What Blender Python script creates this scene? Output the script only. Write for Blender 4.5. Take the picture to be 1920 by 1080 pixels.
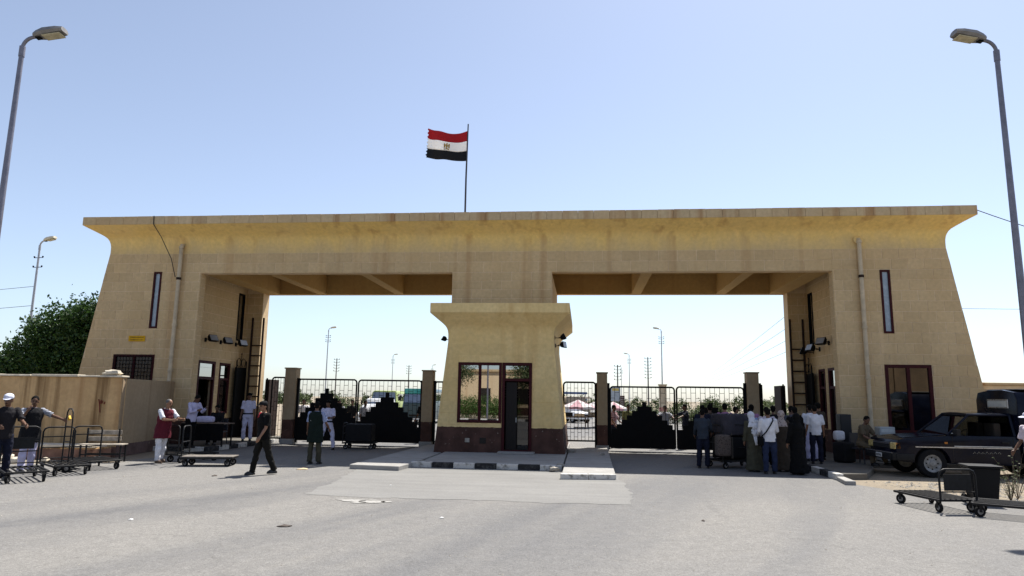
import bpy, bmesh, math, random
from mathutils import Vector, Matrix, noise
V = Vector
rad = math.radians
for o in list(bpy.data.objects): bpy.data.objects.remove(o)
scene = bpy.context.scene
COL = scene.collection
RND = random.Random(11)

# ------------------------------------------------------------------ camera, sky, sun, exposure
cam = bpy.data.cameras.new('camera'); camo = bpy.data.objects.new('camera', cam); COL.objects.link(camo)
_y, _p, _r = .1034, .1602, .0146
_fw = V((-math.sin(_y)*math.cos(_p), math.cos(_y)*math.cos(_p), math.sin(_p)))
_rt = V((math.cos(_y), math.sin(_y), 0)); _up = _rt.cross(_fw)
_r2 = _rt*math.cos(_r) + _up*math.sin(_r); _u2 = _up*math.cos(_r) - _rt*math.sin(_r)
mw = Matrix.Identity(4)
for i in range(3): mw[i][0], mw[i][1], mw[i][2] = _r2[i], _u2[i], -_fw[i]
mw[0][3], mw[1][3], mw[2][3] = 2.724, -22.79, 1.85
camo.matrix_world = mw
cam.sensor_width = 36; cam.lens = 36*1284/1920; cam.clip_start = .1; cam.clip_end = 6000
scene.camera = camo

SHX, SHY = -.26, -.494                      # ground shift of a shadow per metre of height
el = math.atan(1/math.hypot(SHX, SHY)); az = math.atan2(-SHX, -SHY)
world = bpy.data.worlds.new('World'); scene.world = world; world.use_nodes = True
wn = world.node_tree; bg = wn.nodes['Background']
sky = wn.nodes.new('ShaderNodeTexSky'); sky.sky_type = 'NISHITA'; sky.sun_disc = False
sky.sun_elevation = el; sky.sun_rotation = az; sky.air_density = .9; sky.dust_density = .75; sky.ozone_density = 3.6; sky.altitude = 0
hs = wn.nodes.new('ShaderNodeHueSaturation'); hs.inputs['Saturation'].default_value = .72; hs.inputs['Value'].default_value = 1.0
wn.links.new(sky.outputs[0], hs.inputs['Color']); tn = wn.nodes.new('ShaderNodeVectorMath'); tn.operation = 'MULTIPLY'; tn.inputs[1].default_value = (.985, .995, 1.012)
wn.links.new(hs.outputs[0], tn.inputs[0]); wn.links.new(tn.outputs[0], bg.inputs[0]); bg.inputs[1].default_value = .099
sl = bpy.data.lights.new('sun', 'SUN'); sl.energy = 5.0; sl.angle = rad(.53); sl.color = (1, .955, .88)
slo = bpy.data.objects.new('sun', sl); COL.objects.link(slo)
slo.rotation_euler = V((SHX, SHY, -1)).to_track_quat('-Z', 'Y').to_euler()
vs = scene.view_settings; vs.view_transform = 'Standard'; vs.look = 'None'; vs.exposure = .85; vs.gamma = 1
vs.use_curve_mapping = False
scene.render.engine = 'CYCLES'

# ------------------------------------------------------------------ node and material helpers
def nd(nt, typ, ins=None, **props):
    n = nt.nodes.new(typ)
    for k, v in props.items(): setattr(n, k, v)
    for k, v in (ins or {}).items():
        s = n.inputs[k]
        if isinstance(v, bpy.types.NodeSocket): nt.links.new(v, s)
        else: s.default_value = v
    return n
def new_mat(name):
    m = bpy.data.materials.new(name); m.use_nodes = True
    return m, m.node_tree, m.node_tree.nodes['Principled BSDF']
def rgba(c): return (c[0], c[1], c[2], 1)
def pos(nt): return nd(nt, 'ShaderNodeNewGeometry').outputs['Position']
def vscale(nt, vec, s): return nd(nt, 'ShaderNodeVectorMath', {0: vec, 1: s}, operation='MULTIPLY').outputs[0]
def noi(nt, vec, sc, det=4, rough=.6): return nd(nt, 'ShaderNodeTexNoise', {'Vector': vec, 'Scale': sc, 'Detail': det, 'Roughness': rough}).outputs['Fac']
def ramp(nt, fac, a, b, ca, cb):
    r = nd(nt, 'ShaderNodeValToRGB', {'Fac': fac}); e = r.color_ramp.elements
    e[0].position, e[1].position = a, b; e[0].color, e[1].color = rgba(ca), rgba(cb)
    return r.outputs['Color']
def grey(nt, fac, a, b, lo, hi): return ramp(nt, fac, a, b, (lo,)*3, (hi,)*3)
def mix(nt, fac, a, b, mode='MIX'):
    n = nd(nt, 'ShaderNodeMix', data_type='RGBA', blend_type=mode)
    for k, v in ((0, fac), (6, a), (7, b)):
        if isinstance(v, bpy.types.NodeSocket): nt.links.new(v, n.inputs[k])
        else: n.inputs[k].default_value = v if k == 0 else rgba(v)
    return n.outputs[2]
def math_(nt, op, a, b=0.0, c=0.0, clamp=False): return nd(nt, 'ShaderNodeMath', {0: a, 1: b, 2: c}, operation=op, use_clamp=clamp).outputs[0]
def bump(nt, h, strength, dist=.01): return nd(nt, 'ShaderNodeBump', {'Height': h, 'Strength': strength, 'Distance': dist}).outputs[0]
MC = {}
def M(name, col, rough=.6, metal=0, var=.2, scale=3, bs=0, bscale=60, spec=.4, orand=0, coat=0):
    if name in MC: return MC[name]
    m, nt, p = new_mat(name); P = pos(nt)
    f = noi(nt, P, scale, 5)
    c = mix(nt, 1, col, grey(nt, f, .3, .7, 1-var, 1+var), 'MULTIPLY')
    if orand:
        r = nd(nt, 'ShaderNodeObjectInfo').outputs['Random']
        c = mix(nt, 1, c, grey(nt, r, 0, 1, 1-orand, 1+orand), 'MULTIPLY')
    nt.links.new(c, p.inputs['Base Color'])
    p.inputs['Roughness'].default_value = rough; p.inputs['Metallic'].default_value = metal
    p.inputs['Specular IOR Level'].default_value = spec; p.inputs['Coat Weight'].default_value = coat
    nt.links.new(math_(nt, 'MULTIPLY_ADD', f, .25, rough-.12, True), p.inputs['Roughness'])
    if bs: nt.links.new(bump(nt, noi(nt, P, bscale, 4), bs), p.inputs['Normal'])
    MC[name] = m; return m
def cloth(name, col, col2=None, stripe=None, rough=.85, wr=.6):
    """woven cloth with soft folds; stripe = (axis, period) gives a printed stripe"""
    if name in MC: return MC[name]
    m, nt, p = new_mat(name); T = nd(nt, 'ShaderNodeTexCoord').outputs['Object']
    f = noi(nt, T, 5, 4); c = mix(nt, 1, col, grey(nt, f, .3, .7, .82, 1.15), 'MULTIPLY')
    if stripe:
        w = nd(nt, 'ShaderNodeTexWave', {'Vector': T, 'Scale': stripe[1], 'Distortion': 1.2, 'Detail': 1}, bands_direction=stripe[0])
        c = mix(nt, grey(nt, w.outputs['Fac'], .4, .6, 0, 1), c, col2)
    elif col2:
        c = mix(nt, grey(nt, nd(nt, 'ShaderNodeTexVoronoi', {'Vector': T, 'Scale': 22}).outputs['Distance'], .25, .4, 0, 1), c, col2)
    nt.links.new(c, p.inputs['Base Color']); p.inputs['Roughness'].default_value = rough; p.inputs['Specular IOR Level'].default_value = .15
    p.inputs['Sheen Weight'].default_value = 0
    fold = noi(nt, vscale(nt, T, (9, 9, 5)), 1, 3, .5)
    nt.links.new(bump(nt, fold, wr, .05), p.inputs['Normal']); MC[name] = m; return m

def stone_mat(name, col, stain, dado=None, streak=.35, orand=.05, bs=.25, dado_z=.95, wash=None, runs=0):
    m, nt, p = new_mat(name); P = pos(nt)
    big = noi(nt, P, .55, 6, .65); fine = noi(nt, P, 9, 5); st = noi(nt, vscale(nt, P, (2.3, 2.3, .09)), 1, 3, .5)
    c = mix(nt, 1, col, grey(nt, fine, .25, .75, .86, 1.12), 'MULTIPLY')
    c = mix(nt, grey(nt, big, .42, .72, 0, .55), c, stain)
    c = mix(nt, grey(nt, st, .55, .74, 0, streak), c, (stain[0]*.66, stain[1]*.50, stain[2]*.40))
    st2 = noi(nt, vscale(nt, P, (3.4, 3.4, .2)), 1.1, 4, .6)
    c = mix(nt, grey(nt, st2, .60, .74, 0, streak*.6), c, (min(1, col[0]*1.25), min(1, col[1]*1.25), min(1, col[2]*1.35)))
    if runs:
        rn = noi(nt, vscale(nt, P, (1.5, 1.5, .06)), 1, 6, .65)
        c = mix(nt, grey(nt, rn, .51, .62, 0, runs), c, (stain[0]*.45, stain[1]*.42, stain[2]*.4))
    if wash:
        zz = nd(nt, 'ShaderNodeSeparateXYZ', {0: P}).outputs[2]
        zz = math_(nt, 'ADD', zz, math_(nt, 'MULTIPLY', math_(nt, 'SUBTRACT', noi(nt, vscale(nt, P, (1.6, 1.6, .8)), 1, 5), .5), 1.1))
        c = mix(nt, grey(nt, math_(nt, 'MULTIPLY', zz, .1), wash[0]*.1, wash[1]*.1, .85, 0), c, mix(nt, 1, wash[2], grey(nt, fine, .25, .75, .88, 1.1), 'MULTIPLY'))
    if orand:
        r = nd(nt, 'ShaderNodeObjectInfo').outputs['Random']
        c = mix(nt, 1, c, grey(nt, r, 0, 1, 1-orand, 1+orand), 'MULTIPLY')
    if dado:
        z = nd(nt, 'ShaderNodeSeparateXYZ', {0: P}).outputs[2]
        z = math_(nt, 'ADD', z, math_(nt, 'MULTIPLY', fine, .05))
        d = mix(nt, 1, dado, grey(nt, noi(nt, P, 3, 6), .3, .75, .7, 1.5), 'MULTIPLY')
        chip = noi(nt, P, 14, 3); d = mix(nt, grey(nt, chip, .70, .72, 0, .8), d, (.42, .36, .3))
        c = mix(nt, grey(nt, z, dado_z, dado_z+.012, 1, 0), c, d)
    nt.links.new(c, p.inputs['Base Color']); p.inputs['Roughness'].default_value = .88; p.inputs['Specular IOR Level'].default_value = .2
    nt.links.new(bump(nt, noi(nt, P, 38, 5, .7), bs, .012), p.inputs['Normal'])
    MC[name] = m; return m

BROWN = (.070, .036, .028)
STONE = stone_mat('sandstone_block', (.56, .415, .235), (.49, .34, .165), BROWN, .45, .06)
JOINT = stone_mat('mortar', (.68, .53, .34), (.57, .41, .23), BROWN, .4, 0)
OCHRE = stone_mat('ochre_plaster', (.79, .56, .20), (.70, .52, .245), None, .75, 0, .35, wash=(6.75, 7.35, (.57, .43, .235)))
COPE = stone_mat('coping_concrete', (.54, .41, .245), (.46, .29, .13), None, .8, .06, .5)
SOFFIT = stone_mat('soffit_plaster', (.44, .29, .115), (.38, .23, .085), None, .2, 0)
BOOTHW = stone_mat('booth_plaster', (.73, .55, .265), (.64, .43, .15), BROWN, .45, .04)
YARDW = stone_mat('yard_wall_plaster', (.56, .375, .19), (.38, .235, .105), (.20, .115, .085), .6, 0, .6, .32, runs=.85)
POSTM = stone_mat('post_plaster', (.36, .28, .18), (.28, .19, .11), BROWN, .4, .04)

def concrete_mat(name, col, dark, sc=1.0, paint=None):
    m, nt, p = new_mat(name); P = pos(nt)
    a = noi(nt, P, .7*sc, 6, .7); b = noi(nt, P, 45, 4, .75); s = noi(nt, vscale(nt, P, (.25, 2.6, 1)), 1, 4)
    c = mix(nt, grey(nt, a, .35, .7, 0, .8), col, dark)
    c = mix(nt, 1, c, grey(nt, b, .3, .72, .78, 1.18), 'MULTIPLY'); c = mix(nt, 1, c, grey(nt, s, .35, .7, .9, 1.07), 'MULTIPLY')
    if paint:
        c = mix(nt, grey(nt, noi(nt, P, 7, 6, .75), .36, .5, 0, .92), c, paint)
    nt.links.new(c, p.inputs['Base Color']); p.inputs['Roughness'].default_value = .92; p.inputs['Specular IOR Level'].default_value = .2
    nt.links.new(bump(nt, b, .5, .008), p.inputs['Normal']); MC[name] = m; return m
CONC = concrete_mat('apron_concrete', (.215, .211, .201), (.182, .178, .171))
ISLE = concrete_mat('island_concrete', (.36, .35, .33), (.26, .25, .235), 3)
WALK = concrete_mat('walk_concrete', (.15, .14, .12), (.09, .083, .072), 2)
KB = concrete_mat('kerb_black', (.11, .105, .10), (.06, .06, .06), 3, (.022, .022, .024))
KW = concrete_mat('kerb_white', (.30, .285, .25), (.20, .19, .17), 3, (.62, .60, .56))

def asphalt_mat():
    m, nt, p = new_mat('worn_asphalt'); P = pos(nt)
    big = noi(nt, P, .16, 6, .6); mid = noi(nt, P, 1.3, 5, .65); fin = noi(nt, P, 26, 4, .8); gr = noi(nt, P, 90, 2, .7)
    # tyre-polished lanes: long bands bending towards the two openings
    wv = nd(nt, 'ShaderNodeTexNoise', {'Vector': vscale(nt, nd(nt, 'ShaderNodeVectorRotate', {'Vector': P, 'Angle': rad(22)}, rotation_type='Z_AXIS').outputs[0], (.42, .06, 1)), 'Scale': 1, 'Detail': 4, 'Roughness': .55, 'Distortion': .6}).outputs['Fac']
    c = mix(nt, grey(nt, big, .35, .68, 0, 1), (.200, .191, .177), (.170, .165, .159))
    c = mix(nt, grey(nt, wv, .46, .72, 0, .8), c, (.092, .093, .098))
    c = mix(nt, grey(nt, mid, .52, .75, 0, .4), c, (.205, .195, .178))
    c = mix(nt, 1, c, grey(nt, fin, .3, .7, .72, 1.22), 'MULTIPLY')
    c = mix(nt, 1, c, grey(nt, gr, .3, .7, .70, 1.3), 'MULTIPLY')
    c = mix(nt, 1, c, grey(nt, noi(nt, P, 5.5, 6, .8), .3, .7, .84, 1.14), 'MULTIPLY')
    sp = nd(nt, 'ShaderNodeTexVoronoi', {'Vector': P, 'Scale': 1.7}).outputs['Distance']
    c = mix(nt, grey(nt, sp, .03, .07, .35, 0), c, (.07, .066, .062))
    v = nd(nt, 'ShaderNodeTexVoronoi', {'Vector': nd(nt, 'ShaderNodeVectorMath', {0: P, 1: nd(nt, 'ShaderNodeTexNoise', {'Vector': P, 'Scale': 2.2, 'Detail': 4}).outputs['Color']}, operation='ADD').outputs[0], 'Scale': .11}, feature='DISTANCE_TO_EDGE').outputs['Distance']
    c = mix(nt, grey(nt, v, .0008, .0022, .32, 0), c, (.10, .095, .09))
    nt.links.new(c, p.inputs['Base Color']); p.inputs['Specular IOR Level'].default_value = .25
    nt.links.new(grey(nt, wv, .45, .7, .93, .72), p.inputs['Roughness'])
    nt.links.new(bump(nt, math_(nt, 'ADD', fin, math_(nt, 'MULTIPLY', gr, .6)), .7, .01), p.inputs['Normal']); return m
ASPH = asphalt_mat()
def sand_mat():
    m, nt, p = new_mat('dusty_sand'); P = pos(nt)
    a = noi(nt, P, .3, 6, .65); b = noi(nt, P, 7, 6, .75); g = noi(nt, P, 60, 2)
    c = mix(nt, grey(nt, a, .35, .65, 0, 1), (.29, .242, .18), (.225, .193, .15))
    c = mix(nt, 1, c, grey(nt, b, .3, .7, .75, 1.2), 'MULTIPLY'); c = mix(nt, 1, c, grey(nt, g, .3, .7, .85, 1.15), 'MULTIPLY')
    nt.links.new(c, p.inputs['Base Color']); p.inputs['Roughness'].default_value = .95; p.inputs['Specular IOR Level'].default_value = .1
    nt.links.new(bump(nt, b, .8, .04), p.inputs['Normal']); return m
SAND = sand_mat()

def glass_mat(name, tint, refl, rough=.01):
    m, nt, p = new_mat(name); out = nt.nodes['Material Output']
    tr = nd(nt, 'ShaderNodeBsdfTransparent', {'Color': rgba(tint)}); gl = nd(nt, 'ShaderNodeBsdfGlossy', {'Color': (.95, .97, 1, 1), 'Roughness': rough})
    fr = nd(nt, 'ShaderNodeFresnel', {'IOR': 1.5}).outputs[0]
    f = math_(nt, 'MULTIPLY_ADD', fr, 1.0, refl, True)
    nt.links.new(nd(nt, 'ShaderNodeMixShader', {0: f, 1: tr.outputs[0], 2: gl.outputs[0]}).outputs[0], out.inputs[0]); MC[name] = m; return m
GLASS = glass_mat('coated_window_glass', (.16, .16, .15), .34)
CARGL = glass_mat('tinted_car_glass', (.35, .37, .37), .06)
SLOTG = M('frosted_slot_glass', (.30, .36, .42), .25, 0, .15, 6, spec=.6)
MAROON = M('maroon_frame_paint', (.042, .006, .008), .6, 0, .25, 8, .1, spec=.15)
BLACKM = M('black_gate_paint', (.0045, .0045, .005), .7, 0, .4, 6, .15, spec=.12)
STEELB = M('worn_black_steel', (.009, .009, .010), .55, .0, .5, 14, .1, spec=.25)
RUST = M('rusty_steel', (.030, .018, .014), .75, 0, .5, 9, .2, spec=.15)
PIPEM = M('painted_downpipe', (.50, .41, .28), .7, 0, .2, 4, .15)
POLEM = M('grey_lamp_pole', (.19, .185, .22), .45, .5, .25, 4)
LAMPM = M('lamp_housing', (.20, .19, .18), .5, .3, .25, 9)
LENS = M('dusty_lamp_lens', (.40, .36, .24), .4, 0, .3, 12)
LAMPW = M('pale_lamp_housing', (.62, .58, .46), .5, 0, .15, 9)
RUBBER = M('rubber_tyre', (.010, .010, .011), .85, 0, .3, 12, .15, spec=.15)
RIMM = M('steel_rim', (.24, .24, .235), .5, .2, .4, 12)
CASTW = M('grey_caster_wheel', (.22, .21, .20), .6, .1, .3, 12)
WOODG = M('weathered_plank', (.33, .29, .235), .85, 0, .4, 7, .4, 30)
WOODB = M('brown_plank', (.14, .10, .07), .8, 0, .4, 7, .3, 30)
DARKIN = M('dark_interior', (.03, .026, .023), .9, spec=.1)
ROCKM = M('broken_concrete', (.30, .275, .235), .95, 0, .4, 7, .8, 25)
LIME = M('pale_limestone', (.55, .49, .39), .9, 0, .25, 5, .6, 25)
WIREM = M('black_cable', (.02, .02, .02), .7)
WHITE = M('white_paint', (.72, .72, .70), .5, 0, .1, 6)

# ------------------------------------------------------------------ mesh builder and object helpers
class MB:
    def __init__(s): s.v = []; s.f = []; s.m = []
    def add(s, vs_, fs, X=None, mi=0):
        b = len(s.v); s.v += [(X @ V(p)) if X else V(p) for p in vs_]
        s.f += [tuple(b+i for i in f) for f in fs]; s.m += [mi]*len(fs); return s
    def box(s, x0, x1, y0, y1, z0, z1, X=None, mi=0):
        return s.add([(x0,y0,z0),(x1,y0,z0),(x1,y1,z0),(x0,y1,z0),(x0,y0,z1),(x1,y0,z1),(x1,y1,z1),(x0,y1,z1)],
                     [(3,2,1,0),(4,5,6,7),(0,1,5,4),(1,2,6,5),(2,3,7,6),(3,0,4,7)], X, mi)
    def quad(s, a, b, c, d, mi=0): return s.add([a, b, c, d], [(0,1,2,3)], None, mi)
    def prism(s, poly, z0, z1, X=None, mi=0):
        n = len(poly)
        return s.add([(x,y,z0) for x,y in poly]+[(x,y,z1) for x,y in poly],
                     [tuple(range(n-1,-1,-1)), tuple(range(n,2*n))]+[(i,(i+1)%n,n+(i+1)%n,n+i) for i in range(n)], X, mi)
    def loft(s, rings, caps=True, X=None, mi=0):
        n = len(rings[0]); vs_ = [p for r in rings for p in r]; fs = []
        for k in range(len(rings)-1):
            for i in range(n): fs.append((k*n+i, k*n+(i+1)%n, (k+1)*n+(i+1)%n, (k+1)*n+i))
        if caps: fs += [tuple(range(n-1,-1,-1)), tuple(range((len(rings)-1)*n, len(rings)*n))]
        return s.add(vs_, fs, X, mi)
    def tube(s, pts, r, n=8, X=None, mi=0):
        pts = [V(p) for p in pts]; rs = r if isinstance(r, (list, tuple)) else [r]*len(pts); rings = []
        t0 = (pts[1]-pts[0]).normalized(); a = t0.orthogonal().normalized()
        for i, p in enumerate(pts):
            t = (pts[min(i+1, len(pts)-1)]-pts[max(i-1, 0)]).normalized()
            a = (a - t*a.dot(t)); a = a.normalized() if a.length > 1e-6 else t.orthogonal().normalized(); b = t.cross(a)
            k = rs[i]
            rings.append([p + a*(k*math.cos(q)) + b*(k*math.sin(q)) for q in (2*math.pi*j/n for j in range(n))])
        return s.loft(rings, True, X, mi)
    def ball(s, c, r, nu=12, nv=8, X=None, mi=0, R=None):
        r = r if isinstance(r, (list, tuple)) else (r, r, r); c = V(c); vs_ = []; fs = []
        def q(x, y, z):
            p = V((x*r[0], y*r[1], z*r[2])); return c + (R @ p if R else p)
        vs_.append(q(0,0,-1))
        for j in range(1, nv):
            t = -math.pi/2 + math.pi*j/nv
            for i in range(nu): a = 2*math.pi*i/nu; vs_.append(q(math.cos(t)*math.cos(a), math.cos(t)*math.sin(a), math.sin(t)))
        vs_.append(q(0,0,1)); L = len(vs_)-1
        for i in range(nu):
            fs.append((0, 1+(i+1)%nu, 1+i)); fs.append((L, L-nu+i, L-nu+(i+1)%nu))
            for j in range(nv-2): a = 1+j*nu+i; b = 1+j*nu+(i+1)%nu; fs.append((a, b, b+nu, a+nu))
        return s.add(vs_, fs, X, mi)
    def lathe(s, prof, n=16, X=None, mi=0, ring=False):
        if ring: prof = list(prof)+[prof[0]]
        return s.loft([[V((r*math.cos(2*math.pi*i/n), r*math.sin(2*math.pi*i/n), z)) for i in range(n)] for r, z in prof], not ring, X, mi)
    def build(s, name, mat, parent=None, smooth=None, bev=0, loc=None):
        me = bpy.data.meshes.new(name); me.from_pydata([tuple(v) for v in s.v], [], s.f)
        mats = mat if isinstance(mat, (list, tuple)) else [mat]
        for m in mats: me.materials.append(m)
        if len(mats) > 1: me.polygons.foreach_set('material_index', s.m)
        if bev:
            b = bmesh.new(); b.from_mesh(me)
            es = [e for e in b.edges if len(e.link_faces) == 2 and e.calc_face_angle(0) > .6]
            bmesh.ops.bevel(b, geom=es, offset=bev, segments=2 if bev > .012 else 1, affect='EDGES', profile=.6, clamp_overlap=True)
            b.to_mesh(me); b.free()
        if smooth:
            me.polygons.foreach_set('use_smooth', [True]*len(me.polygons)); me.set_sharp_from_angle(angle=rad(smooth))
        me.update(); return link(name, me, parent, loc)
def link(name, me, parent=None, loc=None):
    o = bpy.data.objects.new(name, me); COL.objects.link(o)
    if parent: o.parent = parent
    if loc is not None: o.location = loc
    return o
def tag(o, label=None, cat=None, group=None, kind=None):
    for k, v in (('label', label), ('category', cat), ('group', group), ('kind', kind)):
        if v: o[k] = v
    return o
def thing(name, label, cat, loc=(0,0,0), rz=0, group=None):
    o = bpy.data.objects.new(name, None); COL.objects.link(o); o.location = loc; o.rotation_euler = (0, 0, rz); o.empty_display_size = .2
    return tag(o, label, cat, group)
def copy_tree(o, parent=None):
    c = o.copy(); COL.objects.link(c); c.parent = parent
    for ch in KIDS(o): copy_tree(ch, c)
    return c
def KIDS(o): return [x for x in list(o.children)]
def place(proto, used, loc, rz, label, group=None):
    o = proto if not used else copy_tree(proto)
    o.location = loc; o.rotation_euler = (0, 0, rz); o['label'] = label
    if group: o['group'] = group
    return o
def RX(a): return Matrix.Rotation(a, 4, 'X')
def RY(a): return Matrix.Rotation(a, 4, 'Y')
def RZ(a): return Matrix.Rotation(a, 4, 'Z')
def T(*p): return Matrix.Translation(V(p))
def frame(o, u, v, n):
    m = Matrix.Identity(4)
    for i in range(3): m[i][0], m[i][1], m[i][2], m[i][3] = u[i], v[i], n[i], o[i]
    return m
FRONT = lambda y: frame((0, y, 0), (1,0,0), (0,0,1), (0,-1,0))       # u = X
LEFTP = lambda x: frame((x, 0, 0), (0,1,0), (0,0,1), (1,0,0))        # faces +X, u = Y
RIGHTP = lambda x: frame((x, 0, 0), (0,-1,0), (0,0,1), (-1,0,0))     # faces -X, u = -Y
def panel(mb, F, u0, u1, v0, v1, holes=(), reveal=.2, mi=0):
    u0 = u0 if callable(u0) else (lambda v, c=u0: c); u1 = u1 if callable(u1) else (lambda v, c=u1: c)
    vs_ = sorted({v0, v1} | {h[2] for h in holes} | {h[3] for h in holes}); vs_ = [v for v in vs_ if v0 <= v <= v1]
    for a, b in zip(vs_, vs_[1:]):
        hs = sorted([h for h in holes if h[2] < b-1e-6 and h[3] > a+1e-6]); cuts = [None]
        for h in hs: cuts += [h[0], h[1]]
        cuts.append(None)
        for k in range(0, len(cuts), 2):
            l, r = cuts[k], cuts[k+1]
            pa, pb = (u0(a) if l is None else l), (u0(b) if l is None else l); qa, qb = (u1(a) if r is None else r), (u1(b) if r is None else r)
            mb.quad(*[F @ V(p) for p in ((pa,a,0),(qa,a,0),(qb,b,0),(pb,b,0))], mi)
    for h in holes:
        a, b, c, d = h; P = lambda u, v, z: F @ V((u, v, z)); r = -reveal
        mb.quad(P(a,c,0),P(b,c,0),P(b,c,r),P(a,c,r),mi); mb.quad(P(b,d,0),P(a,d,0),P(a,d,r),P(b,d,r),mi)
        mb.quad(P(a,d,0),P(a,c,0),P(a,c,r),P(a,d,r),mi); mb.quad(P(b,c,0),P(b,d,0),P(b,d,r),P(b,c,r),mi)
BLK = {}
def blocks(F, u0, u1, v0, v1, ch, bw, holes, mat, parent=None, mb=None, g=.02, proud=.010, limit=None, off=0.0):
    """coursed blocks over a face: objects under parent, or joined into mb"""
    u0 = u0 if callable(u0) else (lambda v, c=u0: c); u1 = u1 if callable(u1) else (lambda v, c=u1: c)
    i = 0; v = v0; cnt = 0
    while v < v1-.05:
        va, vb = v+g/2, min(v+ch, v1)-g/2
        lo, hi = min(u0(va), u0(vb)), max(u1(va), u1(vb))
        u = math.floor((lo-off)/bw)*bw + off - (bw/2 if i % 2 else 0)
        while u < hi:
            w = bw
            rects = [(max(u+g/2, lo), min(u+w-g/2, hi), va, vb)]
            for h in holes:
                nr = []
                for a, b, c, d in rects:
                    if h[0] >= b or h[1] <= a or h[2] >= d or h[3] <= c: nr.append((a,b,c,d)); continue
                    if h[0] > a: nr.append((a, h[0], c, d))
                    if h[1] < b: nr.append((h[1], b, c, d))
                    m0, m1 = max(a, h[0]), min(b, h[1])
                    if h[2] > c: nr.append((m0, m1, c, h[2]))
                    if h[3] < d: nr.append((m0, m1, h[3], d))
                rects = nr
            for a, b, c, d in rects:
                q = [(max(a, u0(c)), c), (min(b, u1(c)), c), (min(b, u1(d)), d), (max(a, u0(d)), d)]
                if q[1][0]-q[0][0] < .04 or q[2][0]-q[3][0] < .04 or d-c < .035: continue
                cu, cv = (a+b)/2, (c+d)/2; e = .007
                cen = (sum(p[0] for p in q)/4, sum(p[1] for p in q)/4)
                if mb is not None: pr = proud
                else: pr = proud + RND.choice((-.003, 0, .003))
                base = [(p[0]-cu, p[1]-cv, -.006) for p in q]; mid_ = [(p[0]-cu, p[1]-cv, pr-.005) for p in q]
                top = [(p[0]-cu+(e if p[0] < cen[0] else -e), p[1]-cv+(e if p[1] < cen[1] else -e), pr) for p in q]
                vs_ = base+mid_+top; fs = [(8,9,10,11)]+[(k,(k+1)%4,4+(k+1)%4,4+k) for k in range(4)]+[(4+k,4+(k+1)%4,8+(k+1)%4,8+k) for k in range(4)]
                X = F @ T(cu, cv, 0)
                if mb is not None: mb.add(vs_, fs, X)
                else:
                    key = (mat.name, round(pr, 3)) + tuple(round(t, 3) for p in base for t in p[:2])
                    me = BLK.get(key)
                    if not me:
                        me = bpy.data.meshes.new('stone_block'); me.from_pydata(vs_, [], fs); me.materials.append(mat); me.update(); BLK[key] = me
                    o = link('stone_block', me, parent); o.matrix_local = X; cnt += 1
            u += w
        v += ch; i += 1
    return cnt
def window(parent, F, u0, u1, v0, v1, fmat, gmat, cols=1, rows=(), fw=.07, name='window', label=None, back=.09):
    """frame bars (one part) with each pane below it"""
    mb = MB()
    def bar(a, b, c, d, z0=-.07, z1=.03): mb.box(a, b, c, d, z0, z1, F)
    bar(u0, u0+fw, v0, v1); bar(u1-fw, u1, v0, v1); bar(u0+fw, u1-fw, v0, v0+fw); bar(u0+fw, u1-fw, v1-fw, v1)
    us = [u0+fw/2+(u1-u0-fw)*k/cols for k in range(cols+1)]
    for k in range(1, cols): bar(us[k]-fw/2, us[k]+fw/2, v0+fw, v1-fw, -.06, .02)
    vv = [v0+fw/2]+list(rows)+[v1-fw/2]
    for k in range(1, len(vv)-1):
        for c in range(cols): bar(us[c]+fw/2, us[c+1]-fw/2, vv[k]-fw/2, vv[k]+fw/2, -.06, .02)
    f = mb.build(name, fmat, parent, bev=.004)
    if label: f['label'] = label
    for c in range(cols):
        for k in range(len(vv)-1):
            if gmat: MB().box(us[c]+fw/2, us[c+1]-fw/2, vv[k]+fw/2, vv[k+1]-fw/2, -.03, -.022, F).build('pane', gmat, f)
    return f

# ------------------------------------------------------------------ ground, road, apron, pavements
def sheet(name, poly, z, mat, kind='structure'):
    mb = MB(); mb.add([(x, y, z) for x, y in poly], [tuple(range(len(poly)))])
    return tag(mb.build(name, mat), kind=kind)
sheet('ground', [(-1500,-400),(1500,-400),(1500,2500),(-1500,2500)], 0, SAND)
sheet('road', [(-60,-35.2),(60,-35.2),(60,-12.5),(14,-10.6),(9.9,-7.6),(8.9,-5.5),(8.9,10),(16,26),(17,60),(17,400),(-4,400),(-15,60),(-16,26),(-9.35,10),(-9.35,-.9),(-9.9,-5.2),(-12.5,-6.4),(-60,-9)], .004, ASPH)
def worn(poly, step=.12, amp=.05, seed=0):
    out = []
    for (x0, y0), (x1, y1) in zip(poly, poly[1:]+poly[:1]):
        n = max(1, int(math.hypot(x1-x0, y1-y0)/step))
        for k in range(n):
            x, y = x0+(x1-x0)*k/n, y0+(y1-y0)*k/n
            q = V((x*2.1, y*2.1, seed)); out.append((x+amp*(noise.noise(q)+.6*noise.noise(q*3.7)), y+amp*(noise.noise(q+V((7,3,1)))+.6*noise.noise(q*3.7+V((5,0,2))))))
    return out
sheet('concrete_apron', worn([(-2.5,-9.85),(-1.2,-10.02),(.6,-9.9),(2.2,-10.0),(3.62,-9.9),(3.7,-8.2),(3.58,-6.0),(3.6,-4.0),(-3.2,-4.0),(-3.0,-5.5),(-2.7,-7.6)], amp=.11), .008, CONC)
LIMEM = concrete_mat('spilled_lime', (.20,.19,.175), (.17,.165,.155), 3, (.34,.33,.31))
mb = MB(); rr = random.Random(2)
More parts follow.
